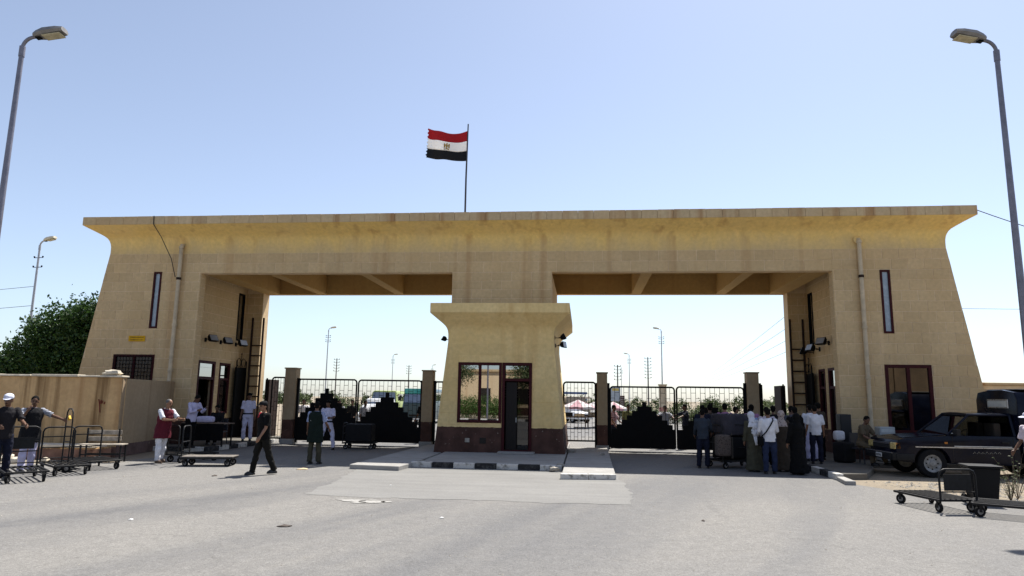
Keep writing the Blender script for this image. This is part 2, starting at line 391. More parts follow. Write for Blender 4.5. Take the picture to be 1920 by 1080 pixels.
for cx, cy, rx, ry in ((-1.35,-10.42,.22,.13),(-1.0,-10.5,.24,.15),(-1.2,-10.62,.16,.08),(-.75,-10.48,.10,.07),(-1.62,-10.36,.09,.05),(-1.05,-10.28,.08,.04)):
    pts = worn([(cx+rx*math.cos(q), cy+ry*math.sin(q)) for q in [k*math.pi/9 for k in range(18)]], .05, .045, cx)
    mb.add([(x, y, .012) for x, y in pts], [tuple(range(len(pts)))])
tag(mb.build('lime_stain', LIMEM), kind='structure')

def kerb_run(parent, p0, p1, n, first=0, h=.15, w=.16, gap=.012, white=KW, black=KB):
    p0, p1 = V(p0), V(p1); d = (p1-p0); L = d.length/n; ang = math.atan2(d.y, d.x)
    mb = MB().box(0, L-gap, 0, w, 0, h); me = None; objs = []
    for k in range(n):
        if (k+first) % 2 not in RUNM: RUNM[(k+first) % 2] = None
        o = MB().box(0, L-gap, 0, w, 0, h-.004*RND.random()).build('kerb_stone', black if (k+first) % 2 == 0 else white, parent, bev=.012)
        c = p0 + d*(k/n); o.location = (c.x+RND.uniform(-.006,.006), c.y+RND.uniform(-.012,.012), 0); o.rotation_euler = (0, 0, ang+RND.uniform(-.008,.008))
RUNM = {}
def slab(name, poly, h, mat):
    o = MB().prism(poly, -.02, h).build(name, mat, bev=.012); return tag(o, kind='structure')
isl = slab('traffic_island', [(-1.62,-4.12),(2.2,-4.22),(2.22,5.5),(-1.75,5.5)], .14, ISLE)
kerb_run(isl, (-1.85,-4.31,0), (2.2,-4.42,0), 7, 1)
sl_ = slab('island_slab', [(2.24,-6.08),(3.5,-5.9),(3.62,3.0),(2.26,3.0)], .13, ISLE)
kerb_run(sl_, (2.22,-6.27,0), (3.52,-6.09,0), 2, 1, .135, .16, white=KW, black=KW)
slab('island_slab', [(-3.25,-5.15),(-1.9,-5.35),(-1.78,-4.0),(-1.8,3.0),(-3.0,3.0)], .12, ISLE)
pl = slab('pavement', [(-11.44,-1.1),(-9.55,-1.1),(-9.35,5.9),(-11.44,5.9)], .15, WALK)
kerb_run(pl, (-9.38,5.8,0), (-9.50,-1.1,0), 11, 0, .16)
kerb_run(pl, (-11.3,-1.28,0), (-9.5,-1.28,0), 3, 1, .16)
pr_ = slab('pavement', [(9.06,-4.75),(9.7,-4.6),(10.5,-3.0),(11.2,-1.15),(15.6,-.9),(15.6,-.02),(11.44,-.02),(11.44,5.9),(9.2,5.9)], .15, WALK)
kerb_run(pr_, (9.04,-4.9,0), (9.2,5.8,0), 16, 1, .16)
slab('pavement_ramp', [(8.72,-5.9),(8.95,-5.9),(9.04,-4.95),(8.86,-4.95)], .1, ISLE)

# ------------------------------------------------------------------ gate building
gate = thing('gate_building', 'wide sandstone border gate building with flared cornice and two passages', 'gate building')
XO = lambda z: 15.47-.164*z
Z1, ZC, ZL, ZT, OV, DEP = 6.104, 6.82, 7.746, 8.043, .682, 5.31
HL = [(-12.57,-12.27,4.13,6.16), (-13.79,-12.25,1.95,3.2)]
HR = [(12.26,12.57,4.07,6.12), (12.2,13.6,.96,3.08)]
PL = [(1.42,2.62,.15,3.1), (2.95,3.75,1.1,3.08), (4.05,4.55,4.05,6.02)]            # holes along Y in the left passage wall
PR = [(1.95,2.78,.15,3.08), (3.12,3.75,.95,3.08), (4.05,4.55,4.05,6.02)]
nblk = 0; rest = MB()
for s, HF, HP in ((-1, HL, PL), (1, HR, PR)):
    mb = MB(); F = FRONT(0); I = LEFTP(-11.45) if s < 0 else RIGHTP(11.45)
    if s < 0: u0, u1 = (lambda z: -XO(z)), -10.8
    else: u0, u1 = 10.8, (lambda z: XO(z))
    panel(mb, F, u0, u1, 0, ZC, HF, .22)
    hp = HP if s < 0 else [(-b, -a, c, d) for a, b, c, d in HP]
    ua, ub = (.33, 4.76) if s < 0 else (-4.76, -.33)
    panel(mb, I, ua, ub, 0, 6.92, hp, .2)
    q = lambda pts: mb.quad(*[V((s*x, y, z)) for x, y, z in pts])
    q([(10.8,0,0),(10.8,.33,0),(10.8,.33,6.92),(10.8,0,6.92)]); q([(10.8,.33,0),(11.45,.33,0),(11.45,.33,6.92),(10.8,.33,6.92)])
    q([(10.73,4.76,0),(10.73,DEP,0),(10.73,DEP,6.92),(10.73,4.76,6.92)]); q([(10.73,4.76,0),(11.45,4.76,0),(11.45,4.76,6.92),(10.73,4.76,6.92)])
    q([(10.73,DEP,0),(XO(0),DEP,0),(XO(ZC),DEP,ZC),(10.73,DEP,ZC)]); q([(XO(0),0,0),(XO(0),DEP,0),(XO(ZC),DEP,ZC),(XO(ZC),0,ZC)])
    w = mb.build('tower_wall', JOINT, gate)
    MB().box(s*11.6 if s > 0 else -15, 15 if s > 0 else -11.6, .3, 5.1, .05, .1).build('floor_slab', DARKIN, gate)
    MB().box(min(s*13.2, s*13.3), max(s*13.2, s*13.3), .3, 5.1, .1, 6.8).build('partition', DARKIN, gate)
    nblk += blocks(F, u0, u1, 0.0, ZC, .341, .505, HF, STONE, w)
    blocks(I, ua, ub, 0.15, 6.85, .341, .505, hp, STONE, mb=rest, proud=.008)
    blocks(LEFTP(-10.8) if s < 0 else RIGHTP(10.8), *((.005, .325) if s < 0 else (-.325, -.005)), .15, Z1, .341, 1, (), STONE, mb=rest, off=-.5)
    blocks(FRONT(4.76), *((-11.44, -10.735) if s < 0 else (10.735, 11.44)), .15, Z1, .341, .505, (), STONE, mb=rest, proud=.008)
lf = MB().box(-10.8, 10.8, 0, .33, Z1, ZC).build('lintel', JOINT, gate)
nblk += blocks(FRONT(0), -10.8, 10.8, Z1, ZC, .358, .62, (), STONE, lf)
pr2 = MB().box(-1.70, 1.70, .0, 5.2, 4.84, Z1-.001).build('centre_pier', JOINT, gate)
nblk += blocks(FRONT(0), -1.70, 1.70, 4.9, Z1, .30, .68, (), STONE, pr2)
tag(rest.build('passage_stone_blocks', STONE, gate), kind='stuff')
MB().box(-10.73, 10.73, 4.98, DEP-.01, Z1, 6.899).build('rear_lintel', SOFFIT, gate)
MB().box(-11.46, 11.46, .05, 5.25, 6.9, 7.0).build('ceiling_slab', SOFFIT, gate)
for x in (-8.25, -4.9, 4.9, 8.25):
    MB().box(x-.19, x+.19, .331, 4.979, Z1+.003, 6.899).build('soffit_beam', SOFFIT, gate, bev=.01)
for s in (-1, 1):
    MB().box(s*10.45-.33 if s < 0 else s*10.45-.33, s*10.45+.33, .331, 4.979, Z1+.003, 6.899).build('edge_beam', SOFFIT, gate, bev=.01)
# cavetto cornice: concave profile swept round the four sides
def cornice(name, hw0, y0, y1, prof, mat, parent, sub=40):
    """prof: (overhang, height) from the wall upwards: upright band, tight fillet, sloping soffit"""
    mb = MB(); rings = []
    for k, (out, z) in enumerate(prof):
        hw = hw0 + out; ring = []
        def edge(x0, ya, x1, yb, m):
            for j in range(m): ring.append(V((x0+(x1-x0)*j/m, ya+(yb-ya)*j/m, z+(.006*noise.noise(V((j*.7, k*.9, x0))) if 0 < k < len(prof)-1 else 0))))
        edge(-hw, y0-out, hw, y0-out, sub); edge(hw, y0-out, hw, y1+out, 6); edge(hw, y1+out, -hw, y1+out, 6); edge(-hw, y1+out, -hw, y0-out, 6)
        rings.append(ring)
    mb.loft(rings, False)
    return mb.build(name, mat, parent, smooth=50)
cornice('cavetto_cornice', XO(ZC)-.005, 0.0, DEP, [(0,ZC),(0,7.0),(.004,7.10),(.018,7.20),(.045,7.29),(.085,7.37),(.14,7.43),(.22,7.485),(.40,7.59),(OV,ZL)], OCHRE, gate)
LW = XO(ZC)+OV
MB().box(-LW+.1, LW-.1, -OV+.1, DEP+OV-.1, ZL+.02, ZT-.06).build('roof_slab', COPE, gate)
MB().box(-LW+.02, LW-.02, -OV+.02, -OV+.45, ZL+.0005, ZL+.03).build('coping_bed', COPE, gate)
n = 58; L = 2*LW/n
for k in range(n):
    dz = .012*noise.noise(V((k*.31, 2, 0)))
    o = MB().box(-LW+k*L+.003, -LW+(k+1)*L-.003, -OV, -OV+.4, ZL, ZT+dz).build('coping_stone', COPE, gate, bev=.014)
for s in (-1, 1):
    for k in range(7):
        y = -OV+.4+k*.873
        MB().box(min(s*LW, s*(LW-.4)), max(s*LW, s*(LW-.4)), y+.003, y+.87, ZL, ZT-.005*RND.random()).build('coping_stone', COPE, gate, bev=.014)
MB().box(-LW, LW, DEP+OV-.25, DEP+OV+.01, ZL, ZT-.01).build('rear_coping', COPE, gate)
# windows of the towers
window(gate, FRONT(0), *HL[0], MAROON, SLOTG, 1, (), .065, 'slot_window')
window(gate, FRONT(0), *HR[0], MAROON, SLOTG, 1, (), .065, 'slot_window')
window(gate, FRONT(0), *HR[1], MAROON, glass_mat('tower_window_glass', (.10,.10,.10), .12), 2, (), .10, 'tower_window')
gw = window(gate, FRONT(0), *HL[1], MAROON, glass_mat('dusty_dark_glass', (.1,.1,.1), .02, .2), 2, (), .09, 'barred_window')
mb = MB()
for k in range(13): x = -13.73+k*.118; mb.tube([(x,-.06,1.97),(x,-.06,3.18)], .009, 5)
for k in range(9): z = 2.05+k*.135; mb.tube([(-13.76,-.075,z),(-12.28,-.075,z)], .008, 5)
mb.build('iron_grille', BLACKM, gw)
IL, IR = LEFTP(-11.45), RIGHTP(11.45)
# passage openings: doors with transoms, tall slots
d = window(gate, IL, 1.42, 2.62, .15, 3.1, MAROON, None, 1, (2.45,), .1, 'passage_door')
MB().box(1.53, 2.51, 2.51, 3.0, -.03, -.022, IL).build('pane', GLASS, d)
MB().box(1.53, 1.60, .16, 2.4, -.9, -.02, IL).build('door_leaf', MAROON, d, bev=.005)
window(gate, IL, *PL[1], MAROON, GLASS, 1, (2.45,), .08, 'passage_window')
window(gate, IL, *PL[2], BLACKM, GLASS, 1, (), .06, 'passage_slot_window')
d = window(gate, IR, -2.78, -1.95, .15, 3.08, MAROON, GLASS, 1, (2.4,), .09, 'passage_door')
window(gate, IR, -3.75, -3.12, .95, 3.08, MAROON, GLASS, 1, (2.4,), .08, 'passage_window')
window(gate, IR, -4.55, -4.05, 4.05, 6.02, BLACKM, GLASS, 1, (), .06, 'passage_slot_window')
# downpipes
for s, x, zb in ((-1, -11.55, .15), (1, 11.64, .15)):
    mb = MB(); mb.tube([(x,-.02,7.12),(x,-.11,7.10),(x,-.125,7.02),(x+s*.0,-.125,zb)], .068, 12)
    dp = mb.build('downpipe', PIPEM, gate, smooth=50)
    for z in (6.98, 5.85, 4.2, 2.6, 1.0):
        MB().lathe([(.068,0),(.085,.005),(.085,.085),(.068,.09)], 14, T(x,-.125,z)).build('pipe_collar', PIPEM if z != 5.85 else RUST, dp, smooth=50)
        if z < 6.9: MB().box(x-.02, x+.02, -.07, .005, z+.03, z+.06).build('pipe_bracket', RUST, dp)
    if s > 0: MB().lathe([(.13,0),(.15,.02),(.10,.05)], 20, T(x,-.06,7.1) @ RX(rad(75))).build('pipe_flange', OCHRE, dp, smooth=40)
# painted base plinth line in the passages is in the material; small steel door leaves folded back against the walls
def iron_door(label, F, u0, u1, zt):
    t = thing('iron_door', label, 'door')
    mb = MB(); mb.box(u0, u1, .17, zt, .16, .20, F); mb.build('door_panel', BLACKM, t, bev=.006)
    mb = MB()
    for u in (u0+.03, u1-.03): mb.tube([F @ V((u,.17,.22)), F @ V((u,zt+.28,.22))], .025, 8)
    mb.build('door_post', BLACKM, t)
    mb = MB(); c = (u0+u1)/2; w = (u1-u0)/2
    for sgn in (-1, 1):
        pts = [F @ V((c+sgn*(w*.45+w*.38*math.cos(a)), zt+.2+.17*math.sin(a), .2)) for a in [rad(q) for q in range(-70, 260, 25)]]
        mb.tube(pts, .012, 6)
    mb.tube([F @ V((c,zt,.2)), F @ V((c,zt+.55,.2))], .012, 6); mb.ball(F @ V((c,zt+.56,.2)), .03, 8, 6)
    mb.build('scrollwork', BLACKM, t, smooth=60)
    for z in (.6, 1.3, 2.0): MB().box(u0+.06, u1-.06, z, z+.05, .2, .215, F).build('door_rib', BLACKM, t)
    return t
iron_door('tall black iron door with scroll top beside the left ladder', IL, 3.86, 4.7, 2.95)
iron_door('tall black iron door with scroll top beside the right ladder', IR, -4.7, -3.86, 2.95)

# ------------------------------------------------------------------ central booth
BX = .07
booth = thing('guard_booth', 'pale guard booth with flared cornice and maroon base between the passages', 'booth', (BX, 0, 0))
BH = lambda z: 2.12-.105*z
YB = -.59; BZC, BZL, BZT = 3.62, 4.57, 4.89
HB = [(-1.37,.06,1.07,3.0), (.075,1.04,.15,3.0)]
mb = MB(); panel(mb, FRONT(YB), lambda z: -BH(z), lambda z: BH(z), 0, BZC, HB, .16)
for s in (-1, 1): mb.quad(*[V(p) for p in ((s*BH(0),YB,0),(s*BH(0),5.0,0),(s*BH(BZC),5.0,BZC),(s*BH(BZC),YB,BZC))])
mb.quad(*[V(p) for p in ((-BH(0),5.0,0),(BH(0),5.0,0),(BH(BZC),5.0,BZC),(-BH(BZC),5.0,BZC))])
bwall = mb.build('booth_wall', BOOTHW, booth)
MB().box(-2.0, 2.0, YB+.02, 4.9, .12, .16).build('floor_slab', DARKIN, booth)
MB().box(-1.6, 1.6, 1.9, 2.0, .16, 3.4).build('partition', DARKIN, booth)
MB().box(-1.7, 1.7, YB+.02, 4.9, 3.5, 3.55).build('ceiling_slab', DARKIN, booth)
blocks(FRONT(YB), lambda z: -BH(z), lambda z: BH(z), .99, BZC, .375, .62, HB, BOOTHW, bwall, g=.008, proud=.006, off=.2)
cornice('cavetto_cornice', BH(BZC)-.004, YB, 5.0, [(0,BZC),(0,3.86),(.006,3.96),(.022,4.05),(.05,4.125),(.09,4.185),(.15,4.245),(.52,BZL)], BOOTHW, booth, sub=14)
bl = BH(BZC)+.52
MB().box(-bl, bl, YB-.52, 5.52, BZL, BZT).build('coping', BOOTHW, booth, bev=.02)
window(booth, FRONT(YB), *HB[0], MAROON, GLASS, 2, (), .09, 'booth_window')
d = window(booth, FRONT(YB), *HB[1], MAROON, None, 1, (2.45,), .09, 'booth_door')
MB().box(.19, .94, 2.5, 2.9, -.03, -.022, FRONT(YB)).build('pane', GLASS, d)
dl = MB().box(.20, .56, .2, 2.38, -.10, -.06, FRONT(YB)).build('door_leaf', M('dark_door', (.008,.006,.006), .5, spec=.2), d, bev=.005)
MB().box(.52, .56, 1.1, 1.25, -.06, -.03, FRONT(YB)).build('door_handle', RIMM, dl)
MB().box(.58, .92, .2, 2.38, -.09, -.082, FRONT(YB)).build('door_pane', glass_mat('dark_door_glass', (.12,.12,.12), .03), d)
for k in range(5): MB().box(-1.5, 1.5, 1.6, 1.63, 1.9+k*.09, 1.94+k*.09).build('shelf_slat', WOODG, booth)
MB().box(-1.2, -.3, .9, 1.5, .16, .95).build('desk', WOODB, booth, bev=.01)
MB().box(.0, 1.15, YB-.42, YB-.03, .14, .2).build('door_step', ISLE, booth, bev=.015)
MB().box(-.62, -.42, YB-.02, YB+.01, .42, .6).build('vent_cover', DARKIN, booth, bev=.004)
MB().box(-1.1, -.95, YB-.012, YB+.01, .45, .58).build('socket_box', ROCKM, booth, bev=.004)

# ------------------------------------------------------------------ gates inside the passages
GY = 3.4
def gate_post(x, w, h, label):
    t = thing('gate_post', label, 'gate post', (x, GY, 0))
    MB().box(-w/2, w/2, -w/2, w/2, 0, h).build('post_body', POSTM, t, bev=.02)
    MB().box(-w/2-.03, w/2+.03, -w/2-.03, w/2+.03, h, h+.05).build('post_cap', POSTM, t, bev=.015)
    for s in (-1, 1): MB().box(s*(w/2+.045)-.045, s*(w/2+.045)+.045, -.05, .05, .05, h-.35).build('hinge_post', BLACKM, t)
    MB().box(-w/2-.04, w/2+.04, -w/2-.04, w/2+.04, 0, .2).build('post_foot', ISLE, t, bev=.015)
gate_post(-8.63, .44, 2.88, 'tan plaster gate post nearest the left tower')
gate_post(-3.17, .42, 2.84, 'tan plaster gate post just left of the booth')
gate_post(3.46, .38, 2.83, 'tan plaster gate post just right of the booth')
gate_post(8.92, .42, 2.89, 'tan plaster gate post nearest the right tower')
def gate_leaf(x0, x1, zb, zt, label, steps=None, rot=0, bars=None, frame_r=.032):
    """steel leaf: round-cornered frame, upright bars, staggered links and a stepped sheet panel"""
    W = x1-x0; t = thing('gate_leaf', label, 'gate', (x0, GY, 0), rot, 'steel gate leaves')
    r = .12; pts = [(0,0,zb), (0,0,zt-r)]+[(r-r*math.cos(a), 0, zt-r+r*math.sin(a)) for a in (rad(25), rad(50), rad(75))]+[(W-r+r*math.sin(a), 0, zt-r+r*math.cos(a)) for a in (rad(15), rad(40), rad(65))]+[(W,0,zt-r),(W,0,zb)]
    mb = MB(); mb.tube(pts, frame_r, 8); mb.tube([(0,0,zb),(W,0,zb)], frame_r, 8); mb.build('leaf_frame', BLACKM, t, smooth=60)
    n = bars or max(4, round(W/.168)); dx = W/n
    me = MB().tube([(0,0,zb),(0,0,zt-.02)], .0085, 6)
    first = None
    for k in range(1, n):
        if first is None: first = me.build('gate_bar', BLACKM, t); first.location = (k*dx,0,0)
        else: o = link('gate_bar', first.data, t, (k*dx,0,0))
    mb = MB()
    for k in range(n):
        z = zt-(.22 if k % 2 else .42)
        while z > zb+.1: mb.tube([(k*dx,0,z),((k+1)*dx,0,z)], .008, 5); z -= .36
    tag(mb.build('link_bars', BLACKM, t), kind='stuff')
    if steps:
        ztop, cx, hgt, wid, full = steps
        z = ztop; hw = .075; k = 0
        while z > zb:
            z2 = max(z-hgt, zb); h2 = hw
            if z <= full: h2 = 9; z2 = zb
            a, b = max(.0, cx-h2), min(W, cx+h2)
            MB().box(a, b, -.03, -.014, z2, z).build('stepped_sheet', BLACKM, t)
            z = z2; hw += wid; k += 1
    return t
gate_leaf(-8.36, -6.02, .17, 2.49, 'left leaf of the left passage gate, behind the white uniformed officer', (2.14, 1.17, .185, .19, .95))
gate_leaf(-5.94, -3.44, .15, 2.48, 'right leaf of the left passage gate, beside the booth', (2.02, 1.17, .185, .19, .85))
gate_leaf(3.76, 6.12, .13, 2.35, 'left leaf of the right passage gate, by the booth', (1.80, 1.25, .165, .19, .72))
gate_leaf(6.2, 8.62, .13, 2.37, 'right leaf of the right passage gate, behind the loaded trolley', (1.80, 1.22, .165, .19, .72))
gate_leaf(2.02, 3.22, .34, 2.5, 'narrow open-bar wicket gate right of the booth', None, bars=9)
gate_leaf(-9.45, -8.9, .2, 2.55, 'narrow wicket gate between left tower and gate post', None, rot=rad(8), bars=5)
gate_leaf(-2.92, -2.05, .2, 2.45, 'narrow wicket gate left of the booth', None, bars=6)
for nm, x, y, l in (('left', -10.35, 4.9, 'dark brown sheet steel leaf folded against the left tower'), ('right', 9.33, 3.9, 'dark sheet steel leaf folded behind the right gate post'), ('r2', 10.45, 4.95, 'dark brown sheet steel leaf folded against the right tower')):
    t = thing('folded_leaf', l, 'gate', (x, y, 0))
    MB().box(-.09, .09, -.03, .9, .1, 2.5).build('leaf_sheet', RUST if nm != 'right' else BLACKM, t, bev=.01)
    MB().tube([(0,-.06,.05),(0,-.06,2.55)], .035, 8).build('hinge_post', BLACKM, t)
# ladders fixed on the rear pilasters
def ladder(x, label):
    t = thing('ladder', label, 'ladder', (x, 4.62, .15))
    for s in (-1, 1): MB().box(s*.24-.035, s*.24+.035, -.03, .03, 0, 4.9).build('rail', RUST, t, bev=.006)
    for k in range(9): MB().box(-.205, .205, -.02, .02, .35+k*.42, .40+k*.42).build('rung', RUST, t)
ladder(-10.82, 'dark steel ladder on the left rear pilaster'); ladder(10.98, 'dark steel ladder on the right rear pilaster')
# floodlights
def floodlight(p, yaw, tilt, label, sc=1):
    t = thing('floodlight', label, 'floodlight', p, yaw, 'black floodlights'); t.scale = (sc,)*3
    X = T(0,-.34,-.02) @ RX(rad(tilt))
    mb = MB(); mb.loft([[V((sx*w, y, sz*h)) for sx, sz in ((-1,-1),(1,-1),(1,1),(-1,1))] for y, w, h in ((.10,.10,.05),(.02,.17,.11),(-.10,.20,.14))], True, X); mb.build('housing', BLACKM, t, bev=.01)
    MB().box(-.17,.17,-.112,-.101,-.11,.11,X).build('lens', M('flood_lens', (.25,.26,.27), .2, spec=.6), t)
    mb = MB(); mb.tube([(0,0,-.05),(0,-.14,-.05),(-.21,-.2,-.04),(-.21,-.34,-.02)], .014, 6); mb.tube([(0,-.14,-.05),(.21,-.2,-.04),(.21,-.34,-.02)], .014, 6); mb.build('bracket', BLACKM, t)
    MB().box(-.05,.05,-.012,.0,-.12,.04).build('wall_plate', BLACKM, t)
for y, w in ((1.75,'nearest the front of the left passage'), (2.85,'middle one of the three in the left passage'), (4.05,'deepest in the left passage, near the ladder')):
    floodlight((-11.43, y, 3.92), rad(72), -28, 'black floodlight on the wall, '+w)
for y, z, a, w in ((2.5,4.0,-60,'nearest the front of the right passage'), (3.5,3.85,-75,'middle one of the three in the right passage'), (4.2,3.8,-110,'deepest in the right passage, near the ladder')):
    floodlight((11.43, y, z), rad(a), -25, 'black floodlight on the wall, '+w)
floodlight((-1.66, -.2, 3.80), rad(-95), -35, 'black floodlight on the left flank of the booth', .62)
floodlight((1.83, -.3, 3.88), rad(100), -30, 'upper black floodlight on the right flank of the booth', .75)
floodlight((1.85, -.25, 3.62), rad(70), -10, 'lower black floodlight on the right flank of the booth', .75)
# yellow sign, roof cable, stone on the wall
t = thing('yellow_sign', 'small yellow sign plate high on the left tower', 'sign', (-12.97, -.02, 3.76))
MB().box(-.31, .31, -.015, .0, -.10, .10).build('sign_plate', M('sign_yellow', (.62,.34,.008), .6, spec=.2), t, bev=.004)
mb = MB()
for row, z in ((0,.045),(1,-.045)):
    x = -.24
    while x < .24:
        w = RND.uniform(.018,.05)
        if row == 0: mb.tube([(x,-.018,z+.01),(x+w*.4,-.018,z-.016),(x+w,-.018,z-.008),(x+w,-.018,z+.02)], .0055, 5)
        else: mb.box(x, x+.008, -.0185, -.0155, z-.022, z+.022); mb.box(x+.008, x+w*.7, -.0185, -.0155, z+RND.choice((-.022,.0,.014)), z+.022)
        x += w+.016
mb.build('lettering', M('sign_ink', (.05,.03,.005), .6), t)
tag(MB().tube([(-12.33,-.70,8.05),(-12.32,-.70,7.75),(-12.15,-.45,7.35),(-11.85,-.2,6.6),(-11.68,-.14,5.95)], .014, 6).build('roof_cable', WIREM), 'thin black cable hanging from the roof edge to the left downpipe', 'cable')
# flag on the roof
t = thing('flag_pole', 'flagpole on the roof carrying a red white and black flag', 'flag', (-1.38, .35, 7.98))
MB().tube([(0,0,0),(.0,0,1.6),(.03,0,3.62)], [.035,.032,.022], 10).build('pole', M('dark_pole', (.05,.05,.055), .5, .3), t, smooth=60)
def flagcloth(name, col):
    m, nt, p = new_mat(name); out = nt.nodes['Material Output']; p.inputs['Base Color'].default_value = rgba(col); p.inputs['Roughness'].default_value = .8
    tr = nd(nt, 'ShaderNodeBsdfTranslucent', {'Color': rgba(col)})
    nt.links.new(nd(nt, 'ShaderNodeMixShader', {0: .4, 1: p.outputs[0], 2: tr.outputs[0]}).outputs[0], out.inputs[0]); return m
FW, FH = 1.5, 1.12
def flagp(u, v):      # u along the fly (0 at the pole), v down
    x = -u*FW*(.98+.04*v); z = 3.36-v*FH + .17*u*(1-v)*u*1.0 - .12*math.sin(u*3.2)*(1-v*.4) + .22*u*v*.9
    y = .11*math.sin(u*7.5+v*1.2)*(.25+u) + .03*math.sin(u*17-v*4)*u
    return V((x+.02, y, z))
for k, (nm, c) in enumerate((('red_stripe', (.42,.012,.02)), ('white_stripe', (.80,.80,.80)), ('black_stripe', (.012,.012,.014)))):
    mb = MB(); N1, N2 = 36, 8; vs_ = []; fs = []
    for i in range(N1+1):
        for j in range(N2+1):
            u = i/N1; 
            if i == N1: u += .02*math.sin(j*2.1+k)
            vs_.append(flagp(u, (k+j/N2)/3))
    for i in range(N1):
        for j in range(N2): a = i*(N2+1)+j; fs.append((a, a+1, a+N2+2, a+N2+1))
    mb.add(vs_, fs); o = mb.build(nm, flagcloth(nm, c), t, smooth=80); so = o.modifiers.new('thickness', 'SOLIDIFY'); so.thickness = .004
GOLD = M('flag_gold', (.42,.25,.04), .6)
mb = MB()
def emb(poly, off=.010):
    for sgn in (-1, 1):
        pts = [flagp(.49-x/FW, .5-z/FH) + V((0, sgn*off, 0)) for x, z in poly]
        mb.add(pts, [tuple(range(len(pts))) if sgn < 0 else tuple(range(len(pts)-1, -1, -1))])
emb([(-.025,-.06),(.025,-.06),(.035,.04),(.02,.09),(.03,.12),(.0,.145),(-.025,.125),(-.015,.09),(-.035,.04)])
for s in (-1, 1): emb([(s*.04,.05),(s*.075,.11),(s*.105,.10),(s*.105,-.06),(s*.07,-.09),(s*.055,-.02)])
emb([(-.09,-.15),(.09,-.15),(.1,-.115),(.03,-.10),(.04,-.07),(-.04,-.07),(-.03,-.10),(-.1,-.115)])
mb.build('eagle_emblem', GOLD, t)

# ------------------------------------------------------------------ yard walls
t = thing('yard_wall', 'stained tan plaster yard wall in front of the left tower', 'wall')
MB().prism([(-60,-5.0),(-10.72,-3.75),(-10.74,-3.50),(-60,-4.75)], 0, 2.30).build('wall_body', YARDW, t, bev=.012)
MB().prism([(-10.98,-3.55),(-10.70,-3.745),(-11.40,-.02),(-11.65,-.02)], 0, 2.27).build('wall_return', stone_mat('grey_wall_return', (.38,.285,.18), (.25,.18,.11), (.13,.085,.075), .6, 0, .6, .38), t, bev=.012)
cx = -60
while cx < -10.9:
    L = min(RND.uniform(.9, 1.5), -10.68-cx); a = (cx+60)/49.3; y = -5.0+1.25*a
    MB().box(cx+.01, cx+L-.012, y-.05, y+.32, 2.30, 2.36+RND.uniform(-.008,.012)).build('cap_stone', LIME, t, bev=.012); cx += L
mb = MB()     # painted red number on the wall
F = frame((-11.28, -3.775, 1.5), (1,.0253,0), (0,0,1), (0,-1,0))
for pts in ([(-.10,.16),(-.07,.08),(-.04,-.08),(-.02,-.22)], [(-.07,.06),(-.03,.04),(-.02,.14)], [(-.02,.05),(.02,.05),(.03,.12)], [(.08,.02),(.10,.09)]):
    mb.tube([F @ V((x,z,.004)) for x, z in pts], .016, 5)
mb.build('painted_number', M('red_paint', (.16,.035,.02), .8), t)
def rock(name, loc, s, mat, label, cat='rubble', group=None, seed=0, flat=.6):
    mb = MB(); mb.ball((0,0,0), 1, 10, 7); rr = random.Random(seed)
    for p in mb.v:
        k = .8+.45*noise.noise(p*1.7+V((seed*3.1,0,0))); p *= k
        for a in range(3): p[a] = max(-.75, min(.75, p[a]))
        p.x *= s[0]; p.y *= s[1]; p.z *= s[2]
    return tag(mb.build(name, mat, smooth=35, loc=loc), label, cat, group)
o = rock('stone_slab', (-11.1,-3.68,2.44), (.36,.22,.12), LIME, 'pale stone slab lying on top of the yard wall', 'stone', seed=5)
t = thing('stone_platform', 'low pale stone platform at the foot of the yard wall', 'platform')
MB().prism([(-13.9,-4.7),(-10.75,-4.75),(-10.55,-4.15),(-13.9,-4.2)], 0, .34).build('platform_body', YARDW, t, bev=.03)
for k in range(4): x = -13.88+k*.80; MB().box(x, x+.785, -4.78, -4.12, .34, .41).build('top_slab', LIME, t, bev=.015)
for k, (x, y, s) in enumerate([(-13.3,-5.6,.16),(-12.7,-5.3,.2),(-12.9,-6.0,.13),(-12.1,-5.7,.17),(-13.8,-6.1,.2),(-11.7,-5.2,.12),(-12.3,-6.4,.1)]):
    rock('rubble_stone', (x,y,s*.3), (s*1.3,s,s*.8), LIME, ['pale rubble stone at the left end under the yard wall','largest pale rubble stone left of the platform','small rubble stone in front of the largest one','pale rubble stone before the middle of the platform','flat rubble stone at the far left edge','small rubble stone against the platform front','smallest rubble stone behind the leaning men'][k], 'stone', 'rubble stones by the yard wall', k+20)
t = thing('side_wall', 'tan boundary wall behind the police pickup at far right', 'wall')
MB().prism([(14.95,.8),(60,2.5),(60,2.75),(14.95,1.05)], 0, 2.5).build('wall_body', JOINT, t, bev=.012)
MB().prism([(14.9,.72),(60,2.42),(60,2.83),(14.9,1.13)], 2.5, 2.58).build('coping', COPE, t, bev=.01)

